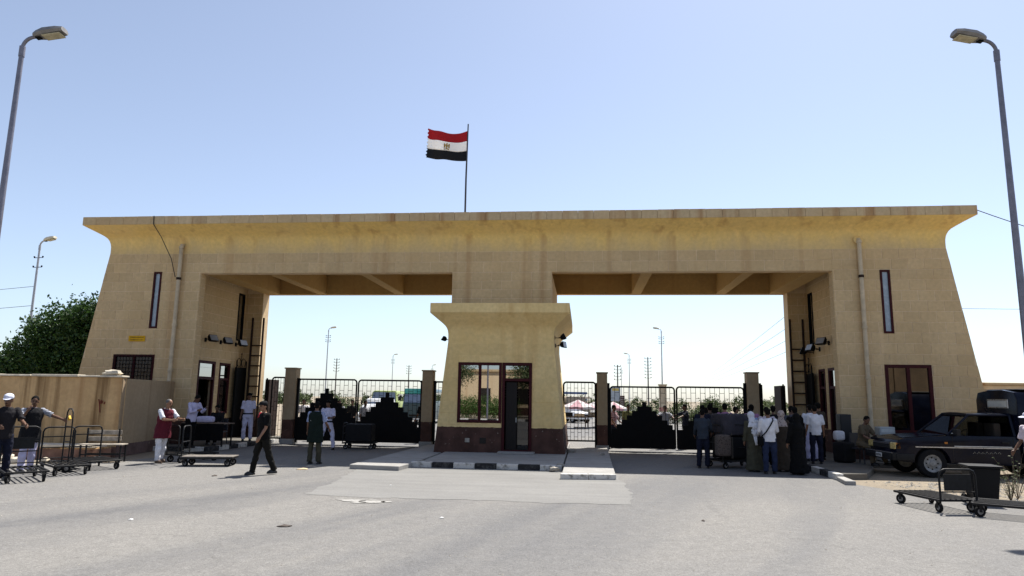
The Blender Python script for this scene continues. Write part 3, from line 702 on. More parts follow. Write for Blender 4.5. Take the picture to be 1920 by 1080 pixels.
# ------------------------------------------------------------------ street lamps, poles and wires
def lamp_proto(name, headmat, POLEM=POLEM):
    t = thing(name, 'x', 'street lamp')
    MB().tube([(0,0,0),(0,0,1.2),(0,0,9.3)], [.09,.08,.048], 14).build('pole', POLEM, t, smooth=60)
    MB().lathe([(.11,0),(.19,.0),(.19,.03),(.12,.05)], 14).build('base_flange', POLEM, t, smooth=40)
    mb = MB(); mb.tube([(0,0,9.2)]+[(.26-.26*math.cos(a), 0, 9.33+.26*math.sin(a)) for a in [rad(q) for q in range(0,75,12)]]+[(.26,0,9.595),(.38,0,9.62)], .038, 10)
    mb.tube([(0,0,9.12),(0,0,9.36)], .06, 12); mb.build('arm', POLEM, t, smooth=60)
    X = T(.22,0,9.63) @ RY(rad(-10)) @ Matrix.Diagonal((.84,1,1,1))
    mb = MB(); mb.loft([[V((x, w*cy, z0+h*cz)) for cy, cz in ((-1,-.25),(-.8,-.9),(.8,-.9),(1,-.25),(.75,.75),(.3,1),(-.3,1),(-.75,.75))] for x, w, h, z0 in ((0,.07,.05,0),(.1,.12,.075,.0),(.3,.17,.095,.01),(.62,.17,.085,.01),(.8,.13,.06,.01))], True, X)
    h = mb.build('lamp_head', headmat, t, smooth=35)
    MB().box(.26,.74,-.125,.125,-.10,-.075,X).build('lens', LENS, h, bev=.01)
    MB().box(.06,.18,-.05,.05,-.10,-.04,X).build('clamp', BLACKM, h)
    return t
big = lamp_proto('street_lamp', LAMPM); far = lamp_proto('street_lamp', LAMPW, M('hazed_lamp_pole', (.42,.43,.46), .5, .3, .15, 4))  # far poles paler: distance haze is painted into their colour
def insul(parent, zs):
    mb = MB()
    for z in zs: mb.tube([(-.28,0,z),(.28,0,z)], .018, 5); mb.ball((-.26,0,z+.05), .045, 6, 5); mb.ball((.26,0,z+.05), .045, 6, 5)
    mb.build('insulator_bracket', BLACKM, parent)
GL = 'street lamps'
o = place(big, False, (-9.54,-9.9,0), rad(6), 'big street lamp at the left edge, head pointing right', GL)
o = place(big, True, (11.56,-8.15,0), rad(186), 'big street lamp at the right edge, head pointing left', GL)
insul(place(far, False, (-25.27,9.3,0), rad(-6), 'street lamp with pale head rising over the yard wall by the tree', GL), (8.2, 8.7))
for x, y, rz, l in ((-26.4,53.5,rad(5),'nearest far street lamp seen over the left gate'), (-32.2,101.8,rad(5),'middle far street lamp seen over the left gate, by the bus'), (-33.5,141.5,rad(4),'farthest street lamp in the left opening, beside the booth'),
                    (11.3,53,rad(180),'tallest far street lamp seen over the right gate'), (10.6,94.7,rad(176),'middle far street lamp seen over the right gate'), (11.8,140,rad(180),'farthest street lamp seen over the right gate')):
    insul(place(far, True, (x,y,0), rz, l, GL), (8.0, 8.5))
def utility_pole(x, y, h, label, steps=5, rz=0):
    t = thing('utility_pole', label, 'utility pole', (x,y,0), rz, 'utility poles')
    MB().tube([(0,0,0),(0,0,h)], [.14,.09], 8).build('pole', M('weathered_pole', (.16,.14,.13), .8), t, smooth=60)
    for k in range(steps):
        z = h-.25-k*.55; mb = MB(); mb.box(-.45,.45,-.03,.03,z-.025,z+.025); mb.ball((-.5,0,z+.1),.09,6,5); mb.ball((.5,0,z+.1),.09,6,5); mb.build('cross_arm', RUST, t)
utility_pole(-44.1,105,9,'utility pole right of the nearest lamp in the left opening'); utility_pole(-36.5,130.7,9,'utility pole close to the left side of the booth', 4)
utility_pole(13.9,96.8,9.2,'ladder-like utility pole beside the tallest lamp over the right gate', 7); utility_pole(8.5,92,7.6,'utility pole between the far lamps over the right gate', 5)
WIRES = []
def wire(name, label, a, b, sag, r=.012, group='overhead wires'):
    a, b = V(a), V(b); pts = [a.lerp(b, k/14) - V((0,0,sag*4*(k/14)*(1-k/14))) for k in range(15)]
    return tag(MB().tube(pts, r, 5).build(name, WIREM, smooth=80), label, 'wire', group)
for k in range(4):
    wire('overhead_wire', ['topmost','second','third','lowest'][k]+' of the thin wires sloping beyond the right passage', (13.0+.15*k,12,6.3-.55*k), (46,240,9.5-.5*k), .4, .010)
for k, (a, b, l) in enumerate((((-25.3,9.3,7.2),(-60,20,8.6),'upper thin wire running left from the street lamp by the tree'), ((-25.3,9.3,6.2),(-60,16,6.6),'lower thin wire running left from the street lamp by the tree'))):
    wire('overhead_wire', l, a, b, .5, .012)
wire('roof_wire', 'thin wire from the right roof corner to the right', (14.95,-.6,7.95), (24,2,6.4), .25, .014)
wire('roof_wire', 'thin level wire beside the right tower', (14.1,5.5,5.7), (30,9,6.2), .15, .008)

# ------------------------------------------------------------------ trees and shrubs
def leaf_mat(name, c1, c2):
    m, nt, p = new_mat(name); out = nt.nodes['Material Output']
    r = nd(nt, 'ShaderNodeNewGeometry').outputs['Random Per Island']; f = noi(nt, pos(nt), 1.2, 3)
    c = mix(nt, math_(nt, 'ADD', math_(nt, 'MULTIPLY', r, .6), math_(nt, 'MULTIPLY', f, .4)), c1, c2)
    nt.links.new(c, p.inputs['Base Color']); p.inputs['Roughness'].default_value = .5; p.inputs['Specular IOR Level'].default_value = .35
    tr = nd(nt, 'ShaderNodeBsdfTranslucent', {'Color': c})
    nt.links.new(nd(nt, 'ShaderNodeMixShader', {0: .3, 1: p.outputs[0], 2: tr.outputs[0]}).outputs[0], out.inputs[0]); return m
LEAF = leaf_mat('dense_leaf', (.012,.034,.008), (.06,.12,.026)); LEAF2 = leaf_mat('dusty_leaf', (.05,.075,.025), (.11,.135,.055))
BARK = M('bark', (.12,.09,.065), .9, 0, .4, 6, .6, 20)
def crown_mesh(lobes, n, size, seed):
    rr = random.Random(seed); vs_ = []; fs = []; tot = sum(r**2 for _, r, _ in lobes)
    for c, r, sq in lobes:
        # twigs clustered into sprays on and inside each lobe
        k = int(n*r*r/tot/14)
        for _ in range(k):
            d = V((rr.gauss(0,1), rr.gauss(0,1), rr.gauss(0,1)))
            if d.length < 1e-3: continue
            d.normalize(); q = rr.random()**.38*(1.28 if rr.random() < .1 else 1)*(1+.34*noise.noise(d*2.3+V((seed,0,0))))
            cen = V(c)+V((d.x*r*q, d.y*r*q, d.z*r*q*sq)); spray = rr.uniform(.10,.24)*r**.4
            ax = (d*.7+V((rr.gauss(0,.5), rr.gauss(0,.5), rr.gauss(.25,.5)))).normalized()
            for _ in range(14):
                p = cen + V((rr.gauss(0,1), rr.gauss(0,1), rr.gauss(0,1)))*spray + ax*rr.uniform(0,.25)
                a = (ax+V((rr.gauss(0,.6), rr.gauss(0,.6), rr.gauss(0,.6)))).normalized(); b = a.orthogonal(); b.rotate(Matrix.Rotation(rr.uniform(0,6.3),3,a)); b.normalize()
                L = size*rr.uniform(.7,1.3); w = L*.27; i = len(vs_)
                vs_ += [p-a*L*.5, p+b*w, p+a*L*.5, p-b*w]; fs.append((i,i+1,i+2,i+3))
    return vs_, fs
def tree(name, label, cat, loc, lobes, n, size, seed, mat, trunk=True, group=None):
    t = thing(name, label, cat, loc, 0, group)
    vs_, fs = crown_mesh(lobes, n, size, seed); MB().add(vs_, fs).build('crown', mat, t)
    mb = MB(); rr = random.Random(seed)
    top = max(c[2] for c, _, _ in lobes); h0 = top*.55 if trunk else .25
    if trunk: mb.tube([(0,0,-.1),(.05,.02,h0*.5),(0,.05,h0)], [.17,.13,.10], 9)
    for c, r, _ in lobes:
        c = V(c); s0 = V((0,.05,h0*rr.uniform(.6,1) if trunk else 0)); mid = s0.lerp(c, .5)+V((rr.uniform(-.15,.15), rr.uniform(-.15,.15), .1))
        mb.tube([s0, mid, c+V((0,0,r*.3))], [.07,.045,.015] if trunk else [.03,.02,.008], 6)
        for _ in range(4):
            d = V((rr.gauss(0,1), rr.gauss(0,1), rr.gauss(.3,1))).normalized(); mb.tube([mid, c+d*r*.75], [.03,.008] if trunk else [.014,.005], 5)
    mb.build('trunk' if trunk else 'stems', BARK, t, smooth=60)
    return t
tree('broadleaf_tree', 'dense dark green tree behind the yard wall left of the tower', 'tree', (-21.3,7.6,0),
     [((-2.7,0,3.1),.95,1.0), ((-2.0,.3,4.1),.85,1.1), ((-1.2,-.3,4.6),.9,1.2), ((-.5,.3,5.0),.85,1.2), ((.3,0,4.7),1.0,1.1), ((.9,-.4,5.2),.75,1.3), ((1.7,.2,5.6),.8,1.25), ((2.4,0,5.2),.9,1.2), ((3.0,.8,6.2),.7,1.3), ((-.8,0,3.2),1.5,.9), ((1.0,0,3.3),1.6,.9), ((2.6,.3,3.6),1.3,1.1), ((-3.5,.4,2.3),1.0,.9), ((-2.0,0,2.1),1.3,.8), ((.2,.2,2.0),1.5,.8), ((2.6,.2,2.0),1.3,.8)], 66000, .17, 3, LEAF)
tree('broadleaf_tree', 'low dark tree at the far left behind the yard wall', 'tree', (-27,9.5,0), [((0,0,2.1),1.4,.9),((1.6,0,2.0),1.2,.9),((-1.6,0,1.9),1.2,.9)], 9000, .16, 9, LEAF)
bushes = [(-13.2,30,1.51,'beside the left tower wicket'),(-17.5,34,1.73,'at the left end beyond the left passage'),(-15.2,44,1.87,'second from left beyond the left passage'),(-13.3,25,1.12,'nearest beyond the left passage'),(-12.0,52,1.51,'under the nearest far lamp'),(-10.6,46,1.44,'just left of the parked vehicles'),
          (6.6,46,1.44,'beside the billboard over the right gate'),(8.3,40,1.37,'right of the billboard over the right gate'),(10.2,36,1.37,'behind the cream pillar'),(11.2,30,1.22,'between the cream pillar and round tree'),(16.2,33,1.30,'right of the round tree'),(18.5,34,1.15,'last on the right beyond the right passage')]
for k, (x, y, h, l) in enumerate(bushes):
    tree('roadside_bush', 'dusty green roadside bush '+l, 'bush', (x,y,0), [((-.6,0,h*.45),h*.5,.9),((.6,.2,h*.5),h*.52,.95),((0,-.2,h*.6),h*.42,.9)], 4200, .11, 30+k, LEAF2, False, 'roadside bushes beyond the gate')
tree('round_tree', 'round dusty tree behind the right leaf of the right gate', 'tree', (13.2,35,0), [((0,0,1.0),.95,1.0),((-.6,0,.8),.75,1),((.7,0,.8),.75,1)], 7000, .15, 61, LEAF2)
mb = MB(); rr = random.Random(4); vs_, fs = [], []
lob = [((x, 150+30*math.sin(x*.13), 0.8), rr.uniform(1.8,3.0), .65) for x in range(-150, 151, 4)]
vs_, fs = crown_mesh(lob, 60000, .45, 5)
tag(MB().add(vs_, fs).build('distant_scrub', LEAF2), 'hazy line of distant green scrub along the horizon', 'scrub', kind='stuff')

# ------------------------------------------------------------------ the verge behind the viewpoint, seen mirrored in the booth window
bv = slab('far_pavement', [(-60,-35.4),(60,-35.4),(60,-56),(-60,-56)], .14, SAND)
kerb_run(bv, (-16,-35.39,0), (9,-35.39,0), 32, 0, .19, .18)
t = thing('clipped_hedge', 'clipped green hedge on the verge facing the booth, mirrored in its window', 'hedge', (-7.2,-38.6,.14))
vs_, fs = crown_mesh([((x*.55, .1*math.sin(x*3), .85), .85, 1.0) for x in range(-7, 8)], 16000, .12, 77); MB().add(vs_, fs).build('foliage', leaf_mat('hedge_leaf', (.05,.11,.02), (.12,.2,.05)), t)
mb = MB()
for x in range(-7, 8): mb.tube([(x*.55,0,0),(x*.55,.05,.8)], .02, 5)
mb.build('stems', BARK, t)
for k, (x, y, l) in enumerate(((-9.4,-40,'left verge tree mirrored in the booth window'), (-1.4,-40.5,'right verge tree mirrored above the booth door'), (8.5,-41,'verge tree mirrored towards the right tower'))):
    tree('verge_tree', l, 'tree', (x,y,.14), [((0,0,4.2),1.5,1.0),((-1.1,0,3.8),1.2,1),((1.1,.2,3.9),1.2,1),((0,0,5.3),1.1,1)], 9000, .17, 90+k, LEAF2, True, 'trees on the verge')
t = thing('low_building', 'low sand coloured building behind the verge, mirrored in the booth window', 'building', (-6,-50,0))
MB().box(-12,14,-4,0,0,4.6).build('wall', JOINT, t); MB().box(-12.2,14.2,-4.2,.2,4.6,4.85).build('roof_edge', COPE, t, bev=.02)
for k in range(6): MB().box(-10+k*4,-8.8+k*4,-.02,.03,1.3,2.9).build('window', DARKIN, t)
for x0, x1, y, h, l in ((17,56,-48,7.6,'long unseen brown hall added behind the viewpoint to darken the right tower window reflection'), (-72,-28,-48,7.2,'sand coloured terminal hall behind the viewpoint, mirrored in the barred window')):
    t = thing('added_hall', l, 'building', (x0, y, 0)); W_ = x1-x0  # unseen halls added so the tower windows mirror dark wall instead of bright sky
    MB().box(0,W_,-6,0,0,h).build('wall', M('hall_plaster', (.15,.10,.055), .9, 0, .3, .6), t); MB().box(-.3,W_+.3,-6.3,.4,h,h+.3).build('roof_edge', COPE, t, bev=.03)
    for k in range(int(W_/4)): MB().box(k*4,k*4+.4,0,.12,0,h-.02).build('pilaster', M('hall_plaster', (.3,.22,.13)), t)
place(big, True, (-5.3,-36.8,0), rad(90), 'street lamp on the verge behind the viewpoint, mirrored in the booth window', GL)

# ------------------------------------------------------------------ people
SK1 = M('skin_tan', (.24,.125,.075), .55, 0, .12, 12, spec=.35); SK2 = M('skin_brown', (.13,.066,.040), .5, 0, .12, 12, spec=.35)
HAIRB = M('black_hair', (.006,.0055,.005), .85, 0, .3, 40, .4, 120, spec=.08); SHOEB = M('black_shoe', (.012,.011,.011), .4, 0, .2, 10); SHOEL = M('brown_sandal', (.10,.06,.035), .6)
EYE = M('eye_dark', (.015,.01,.008), .25)
FOLD = bpy.data.textures.new('fold', 'CLOUDS'); FOLD.noise_scale = .13; FOLD.noise_depth = 2
def folds(o, k=.035):
    d = o.modifiers.new('folds', 'DISPLACE'); d.texture = FOLD; d.strength = k; d.mid_level = .5; d.texture_coords = 'LOCAL'
def remesh(o, vx, it=2):
    m = o.modifiers.new('skin', 'REMESH'); m.mode = 'VOXEL'; m.voxel_size = vx; m.use_smooth_shade = True
    if it: k = o.modifiers.new('relax', 'SMOOTH'); k.factor = .5; k.iterations = it
def person(label, loc, face, h=1.72, lean=0, legs=((0,0),(0,0)), arms=((4,7,12,0),(4,7,12,0)), nod=0, turn=0, spread=.02, top=None, sleeve='short', tuck=False, bottom=None,
           robe=None, vest=None, vest_len=.78, hair='short', hat=None, skin=SK1, shoes=SHOEB, vx=.014, sit=0, eyes=False, group=None, belt=None, girth=1.0, extra=None):
    """face: heading in degrees (0 looks at the viewpoint, 90 to the right). arms: (pitch, abduct, elbow, inward) for X- and X+"""
    S = h/1.72; L = rad(lean); Rl = Matrix.Rotation(L, 3, 'X'); pel = V((0,0,.93)); g = girth
    def up(x, y, z): return pel + Rl @ (V((x,y,z))-pel)
    hipz, J = .90, {}
    for k, s in enumerate((-1, 1)):
        a, kn = rad(legs[k][0]), rad(legs[k][1]); hip = V((s*.09,0,hipz)); sp = spread
        knee = hip+V((s*sp, -math.sin(a)*.42, -math.cos(a)*.42)); ank = knee+V((s*sp*.5, -math.sin(a-kn)*.40, -math.cos(a-kn)*.40)); J[k] = (hip, knee, ank)
    zmin = min(J[0][2].z, J[1][2].z) - .085; off = V((0,0,-zmin))
    A = {}
    for k, s in enumerate((-1, 1)):
        p, ab, e, w = [rad(q) for q in arms[k]]; sh = up(s*.18*g, .0, 1.40)
        d1 = V((s*math.sin(ab), -math.sin(p)*math.cos(ab), -math.cos(p)*math.cos(ab))); d1 = Rl @ d1 if lean else d1
        d2 = V((s*math.sin(ab-w), -math.sin(p+e)*math.cos(ab-w), -math.cos(p+e)*math.cos(ab-w))); d2 = Rl @ d2 if lean else d2
        el_ = sh+d1*.29; wr = el_+d2*.25; A[k] = (sh, el_, wr, d2)
    Rh = Rl @ Matrix.Rotation(rad(turn), 3, 'Z') @ Matrix.Rotation(rad(nod), 3, 'X')
    nk = up(0,0,1.46); hc = nk+Rl @ V((0,-.01,.05)) + Rh @ V((0,-.012,.105))
    def ring(z, rx, ry, y=0, n=16): return [up(rx*g*math.cos(2*math.pi*i/n), y+ry*g*math.sin(2*math.pi*i/n), z) for i in range(n)]
    def fin(mb, name, mat, parent=None, vox=None, it=2):
        for p in mb.v: p += off
        for i, p in enumerate(mb.v): mb.v[i] = p*S
        o = mb.build(name, mat, parent, smooth=70)
        if vox:
            remesh(o, vox, it)
            if parent: folds(o, .05 if name in ('robe', 'trousers') else .035)
        return o
    b = MB(); b.loft([ring(.84,.13,.09), ring(.90,.155,.105), ring(1.05,.135,.095), ring(1.25,.16,.108), ring(1.37,.155,.095), ring(1.44,.10,.07), ring(1.47,.056,.058)])
    b.tube([nk-Rl @ V((0,0,.05)), nk+Rl @ V((0,-.005,.05)), hc], [.058,.053,.05], 10)
    b.ball(hc+Rh @ V((0,.008,.022)), (.074,.094,.094), 14, 10, R=Rh); b.ball(hc+Rh @ V((0,-.028,-.045)), (.055,.062,.066), 12, 8, R=Rh)
    b.ball(hc+Rh @ V((0,-.098,-.012)), (.014,.02,.022), 8, 6, R=Rh); b.ball(hc+Rh @ V((0,-.084,-.062)), (.024,.012,.009), 8, 5, R=Rh)
    for s in (-1, 1): b.ball(hc+Rh @ V((s*.074,.012,-.012)), (.012,.02,.03), 8, 6, R=Rh)
    for k, s in enumerate((-1, 1)):
        hip, kn, an = J[k]; cf = kn.lerp(an, .3)+V((0,.012,0))
        b.tube([hip+V((0,0,.04)), hip.lerp(kn,.3), kn, cf, an], [.08,.078,.052,.052,.036], 10); b.ball(an+V((0,-.055,-.05)), (.036,.11,.032), 10, 6); b.ball(hip, .082, 10, 7)
        sh, e_, wr, d = A[k]; b.tube([sh, sh.lerp(e_,.5), e_, e_.lerp(wr,.35), wr], [.05,.046,.037,.038,.026], 10); b.ball(sh, .054, 10, 7)
        # hand: palm, four bent fingers, thumb from the side of the palm
        lat = d.cross(V((s,0,0))); lat = lat.normalized() if lat.length > .2 else V((0,-1,0)); nrm = d.cross(lat).normalized()*s; inn = V((-s,0,0)) if abs(d.x) < .7 else nrm
        cu = (inn-d*inn.dot(d)).normalized(); lat = d.cross(cu).normalized(); lat = lat if lat.y < 0 else -lat
        b.tube([wr, wr+d*.04, wr+d*.085], [.027,.036,.034], 8)
        for q, (o_, ln) in enumerate(((-.03,.062),(-.01,.078),(.011,.082),(.031,.070))):
            p0 = wr+d*.08-lat*o_; p1 = p0+d*ln*.55+cu*.008; p2 = p1+(d*.7+cu*.7)*ln*.5; b.tube([p0,p1,p2], [.0105,.0095,.008], 6)
        t0 = wr+d*.03+lat*.028; b.tube([t0, t0+d*.03+lat*.022, t0+d*.065+lat*.026+cu*.012], [.013,.0115,.009], 6)
    root = fin(b, 'person', skin, None, vx, 2)
    root.location = V(loc); root.rotation_euler = (0,0,rad(face)); tag(root, label, 'person', group)
    hem = .93 if tuck else .84
    if top:
        m = MB(); e = .018 if not tuck else .014
        rows = [ring(hem,.165+e*.6,.115+e), ring(.97,.158+e,.108+e), ring(1.08,.15+e,.104+e), ring(1.25,.168+e,.116+e), ring(1.37,.165+e*.7,.102+e), ring(1.44,.11+e*.5,.078+e*.6), ring(1.47,.066,.068)]
        if tuck: rows[1] = ring(1.0,.152+e,.104+e)
        m.loft(rows)
        for k in (0, 1):
            sh, e_, wr, d = A[k]; m.ball(sh, .066, 10, 7)
            if sleeve == 'short': q = sh.lerp(e_,.85); m.tube([sh, sh.lerp(e_,.45), q], [.066,.064,.068], 10)
            elif sleeve == 'long': m.tube([sh, sh.lerp(e_,.5), e_, e_.lerp(wr,.5), e_.lerp(wr,.93)], [.066,.06,.054,.048,.042], 10)
        fin(m, 'shirt', top, root, vx)
    if bottom and not robe:
        m = MB(); m.loft([ring(1.0,.148,.104), ring(.92,.168,.122), ring(.86,.165,.118), ring(.80,.12,.09)])
        for k in (0, 1):
            hip, kn, an = J[k]; m.ball(hip, .096, 10, 7)
            m.tube([hip+V((0,0,.02)), hip.lerp(kn,.35), kn, kn.lerp(an,.5), an+V((0,0,-.01))], [.097,.096,.076,.071,.068], 12)
        fin(m, 'trousers', bottom, root, vx)
    if robe:
        m = MB(); zb = .06; bot = V((0,0,0))
        def rr_(z, rx, ry): 
            if z >= .93: return ring(z, rx, ry)
            f = (.93-z)/.87; c = (J[0][2]+J[1][2])*.5; return [V((rx*g*math.cos(2*math.pi*i/16)*(1+.06*math.cos(5*2*math.pi*i/16)), ry*g*math.sin(2*math.pi*i/16)+c.y*f, z)) for i in range(16)]
        m.loft([rr_(.05,.27,.24), rr_(.35,.235,.20), rr_(.65,.205,.165), rr_(.93,.19,.145), rr_(1.08,.172,.13), rr_(1.25,.19,.14), rr_(1.37,.18,.12), rr_(1.44,.12,.085), rr_(1.48,.07,.07)])
        for k in (0, 1):
            sh, e_, wr, d = A[k]; m.ball(sh, .072, 10, 7); m.tube([sh, e_, e_.lerp(wr,.95)], [.072,.072,.075], 10)
        fin(m, 'robe', robe, root, vx)
    if vest:
        m = MB(); z0 = vest_len
        def rv(z, rx, ry):
            return ring(z, rx, ry) if z >= .85 else [V((rx*g*math.cos(2*math.pi*i/16), ry*g*math.sin(2*math.pi*i/16), z)) for i in range(16)]
        m.loft([rv(z0,.215,.175), rv(.9,.20,.155), rv(1.08,.185,.14), rv(1.25,.203,.15), rv(1.36,.208,.138), rv(1.43,.175,.108), rv(1.465,.10,.085)])
        fin(m, 'vest', vest, root, vx)
    if belt:
        m = MB(); m.loft([ring(.965,.176,.130), ring(.985,.179,.133), ring(1.01,.176,.130)]); fin(m, 'belt', belt, root)
    for k in (0, 1):
        hip, kn, an = J[k]; m = MB(); f = an
        m.loft([[V((f.x+w*math.cos(a), f.y-.055+l*math.sin(a), f.z+z)) for a in [2*math.pi*i/12 for i in range(12)]] for w, l, z in ((.048,.135,-.085),(.05,.138,-.065),(.044,.125,-.035),(.036,.07,.0))])
        fin(m, 'shoe', shoes, root)
    if hair == 'short':
        m = MB(); m.ball(hc+Rh @ V((0,.022,.038)), (.080,.096,.088), 16, 10, R=Rh); m.ball(hc+Rh @ V((0,.055,-.01)), (.068,.05,.065), 12, 8, R=Rh); fin(m, 'hair', HAIRB, root)
    elif hair == 'grey':
        m = MB(); m.ball(hc+Rh @ V((0,.026,.036)), (.079,.094,.084), 16, 10, R=Rh); fin(m, 'hair', M('grey_hair', (.09,.085,.08), .6, 0, .3, 40), root)
    elif hair and not isinstance(hair, str):   # head scarf
        m = MB(); m.ball(hc+Rh @ V((0,.022,.01)), (.098,.112,.13), 16, 10, R=Rh); m.loft([ring(1.27,.20,.15), ring(1.38,.185,.13), ring(1.46,.10,.10), ring(1.54,.085,.095)]); fin(m, 'headscarf', hair, root, vx)
    if hat:
        kind, hm = hat; m = MB(); up_ = Rh @ V((0,0,1)); c = hc+Rh @ V((0,.004,.045))
        m.loft([[c+Rh @ V((r*.084*math.cos(a), r*.102*math.sin(a), z)) for a in [2*math.pi*i/16 for i in range(16)]] for r, z in ((1.02,0),(1.05,.03),(.92,.065),(.55,.085),(.1,.09))])
        if kind == 'cap': m.loft([[c+Rh @ V((x, y, z+dz)) for x, y, z in ((-.07,-.075,.008),(0,-.09,.014),(.07,-.075,.008),(.055,-.14,-.004),(.0,-.165,-.006),(-.055,-.14,-.004))] for dz in (0,.008)])
        if kind == 'brim': m.loft([[c+Rh @ V((r*.1*math.cos(a), r*.12*math.sin(a), z)) for a in [2*math.pi*i/16 for i in range(16)]] for r, z in ((1,0),(1.6,-.012),(1.6,-.004),(1,.01))])
        if kind == 'beret': m.ball(c+Rh @ V((.02,.01,.045)), (.105,.115,.035), 12, 8, R=Rh)
        fin(m, 'hat', hm, root)
    if eyes:
        for s in (-1, 1):
            m = MB(); m.ball(hc+Rh @ V((s*.03,-.083,.008)), (.012,.008,.007), 8, 6, R=Rh); m.tube([hc+Rh @ V((s*.014,-.088,.026)), hc+Rh @ V((s*.046,-.078,.026))], .005, 5); fin(m, 'eye', EYE, root)
        m = MB(); m.ball(hc+Rh @ V((0,-.092,-.045)), (.026,.008,.007), 8, 5, R=Rh); fin(m, 'moustache', HAIRB, root)
    if extra: extra(root, up, off, S, A)
    return root
LAV = cloth('lavender_white_cotton', (.50,.48,.66)); WHT = cloth('white_cotton', (.66,.66,.70)); UNI = cloth('white_uniform', (.56,.55,.70))
BLK_ = cloth('black_cloth', (.003,.003,.0035)); DKG = cloth('dark_grey_cloth', (.010,.010,.012)); NAVY = cloth('navy_cloth', (.010,.012,.025)); JEAN = cloth('blue_denim', (.020,.028,.062))
REDV = cloth('maroon_vest', (.095,.012,.022)); KHK = cloth('khaki_cloth', (.10,.078,.05)); OLV = cloth('olive_cloth', (.055,.052,.035)); GRNV = cloth('dark_green_vest', (.006,.012,.010))
STR = cloth('striped_shirt', (.45,.46,.50), (.08,.09,.12), ('Z', 9)); PLAID = cloth('blue_plaid', (.40,.44,.58), (.10,.14,.30), ('X', 14)); BLUS = cloth('blue_white_print', (.12,.22,.55), (.6,.62,.68), ('Z', 6))
PINK = cloth('pink_stripe', (.42,.22,.36), (.28,.12,.24), ('Z', 11)); PRN = cloth('brown_print_scarf', (.14,.10,.10), (.40,.33,.30)); GRYB = cloth('grey_blue_shirt', (.03,.038,.052)); BRNC = cloth('brown_coat', (.055,.042,.031)); CREAM = cloth('pale_shirt', (.60,.56,.60), (.45,.38,.45), ('Z', 12))
VW = cloth('white_ball_cap', (.60,.62,.72))
def lettering(root, up, off, S, A):
    m = MB()
    for x in (-.075,-.045,-.01,.03,.06): m.box(x, x+.018, .147, .152, 1.20, 1.255); m.box(x, x+.03, .147, .152, RND.choice((1.20,1.225,1.245)), RND.choice((1.21,1.235,1.255))+.012)
    for i, p in enumerate(m.v): m.v[i] = (up(p.x, p.y, p.z)+off)*S
    m.build('lettering', WHITE, root)
def strap(root, up, off, S, A):
    m = MB(); pts = [(-.12,-.03,1.46),(-.10,.10,1.40),(-.02,.158,1.28),(.10,.155,1.10),(.20,.06,.98)]
    m.tube([(up(*p)+off)*S for p in pts], .018, 6); m.build('bag_strap', BLK_, root, smooth=60)
    m = MB(); m.box(.16,.30,-.08,.10,.74,.98); 
    for i, p in enumerate(m.v): m.v[i] = (p+off)*S
    m.build('shoulder_bag', BLK_, root, bev=.03, smooth=40)
def sash(root, up, off, S, A):
    m = MB(); pts = [(-.04,-.118,1.36),(-.085,-.05,1.452),(-.09,.05,1.445),(-.07,.12,1.32)]
    m.tube([(up(*p)+off)*S for p in pts], [.03,.034,.034,.03], 8); m.build('scarf', cloth('red_scarf', (.32,.03,.04)), root, smooth=70)
def drape(root, up, off, S, A):
    m = MB(); rows = []
    for z, w in ((1.47,.10),(1.40,.17),(1.2,.185),(1.0,.17),(.75,.13)):
        rows.append([(up(-.06+w*math.cos(a)*.9, .03+(.145+.02*math.sin(7*a))*math.sin(a), z)+off)*S for a in [math.pi*(.12+1.0*i/10) for i in range(11)]])
    for r0, r1 in zip(rows, rows[1:]):
        for i in range(10): m.quad(r0[i], r0[i+1], r1[i+1], r1[i])
    o = m.build('draped_cloth', WHT, root, smooth=80); so = o.modifiers.new('thickness', 'SOLIDIFY'); so.thickness = .012
ST = ((2,3),(-3,2))
# left group
person('man in white ball cap and dark shirt at far left, leaning on a trolley', (-9.42,-9.2,0), 55, 1.78, 6, ST, ((30,10,55,20),(45,12,35,10)), 8, -30, top=cloth('dark_print_shirt', (.014,.013,.016)), sleeve='short', bottom=NAVY, hat=('cap', VW), skin=SK2, eyes=True, vx=.013)
person('man in dark vest over striped shirt, hand at his mouth, beside the trolleys', (-10.05,-7.75,0), 62, 1.74, 4, ((6,8),(-6,4)), ((42,22,112,38),(62,34,14,10)), 8, -25, top=STR, bottom=LAV, vest=DKG, vest_len=.68, skin=SK2, eyes=True, vx=.013, girth=1.08)
person('man in long maroon vest and white trousers leaning on a trolley handle', (-8.62,-4.85,0), 72, 1.70, 10, ((4,4),(-8,2)), ((48,6,52,22),(52,6,48,20)), 6, 0, top=WHT, bottom=WHT, vest=REDV, vest_len=.66, hair='grey', skin=SK1, shoes=SHOEL, eyes=True, vx=.013, girth=1.12)
person('man in pale shirt with head bowed beside the left passage table', (-9.72,-1.65,.15), 70, 1.70, 12, ST, ((35,6,85,20),(40,8,95,20)), 32, 0, top=LAV, sleeve='long', bottom=BLK_, skin=SK2)
person('white uniformed officer standing by the left ladder', (-9.75,2.2,.15), 20, 1.74, 0, ST, nod=4, turn=10, top=UNI, tuck=True, bottom=UNI, belt=BLK_, hat=('beret', BLK_), skin=SK2)
person('man in dark clothes and cap with red scarf walking to the left', (-4.78,-6.9,0), -38, 1.70, 3, ((14,4),(-13,12)), ((-18,10,14,0),(14,6,24,0)), 4, 6, top=BLK_, bottom=cloth('dark_olive_trousers', (.009,.0085,.007)), hat=('cap', DKG), skin=SK1, eyes=True, extra=sash, vx=.012, girth=1.1)
person('man in dark green vest with white lettering seen from behind', (-4.6,-4.15,0), 172, 1.67, 0, ((2,0),(-2,2)), ((8,20,40,20),(6,12,14,0)), 4, 20, top=PLAID, bottom=OLV, vest=GRNV, vest_len=.6, extra=lettering, skin=SK2, vx=.013, girth=1.12)
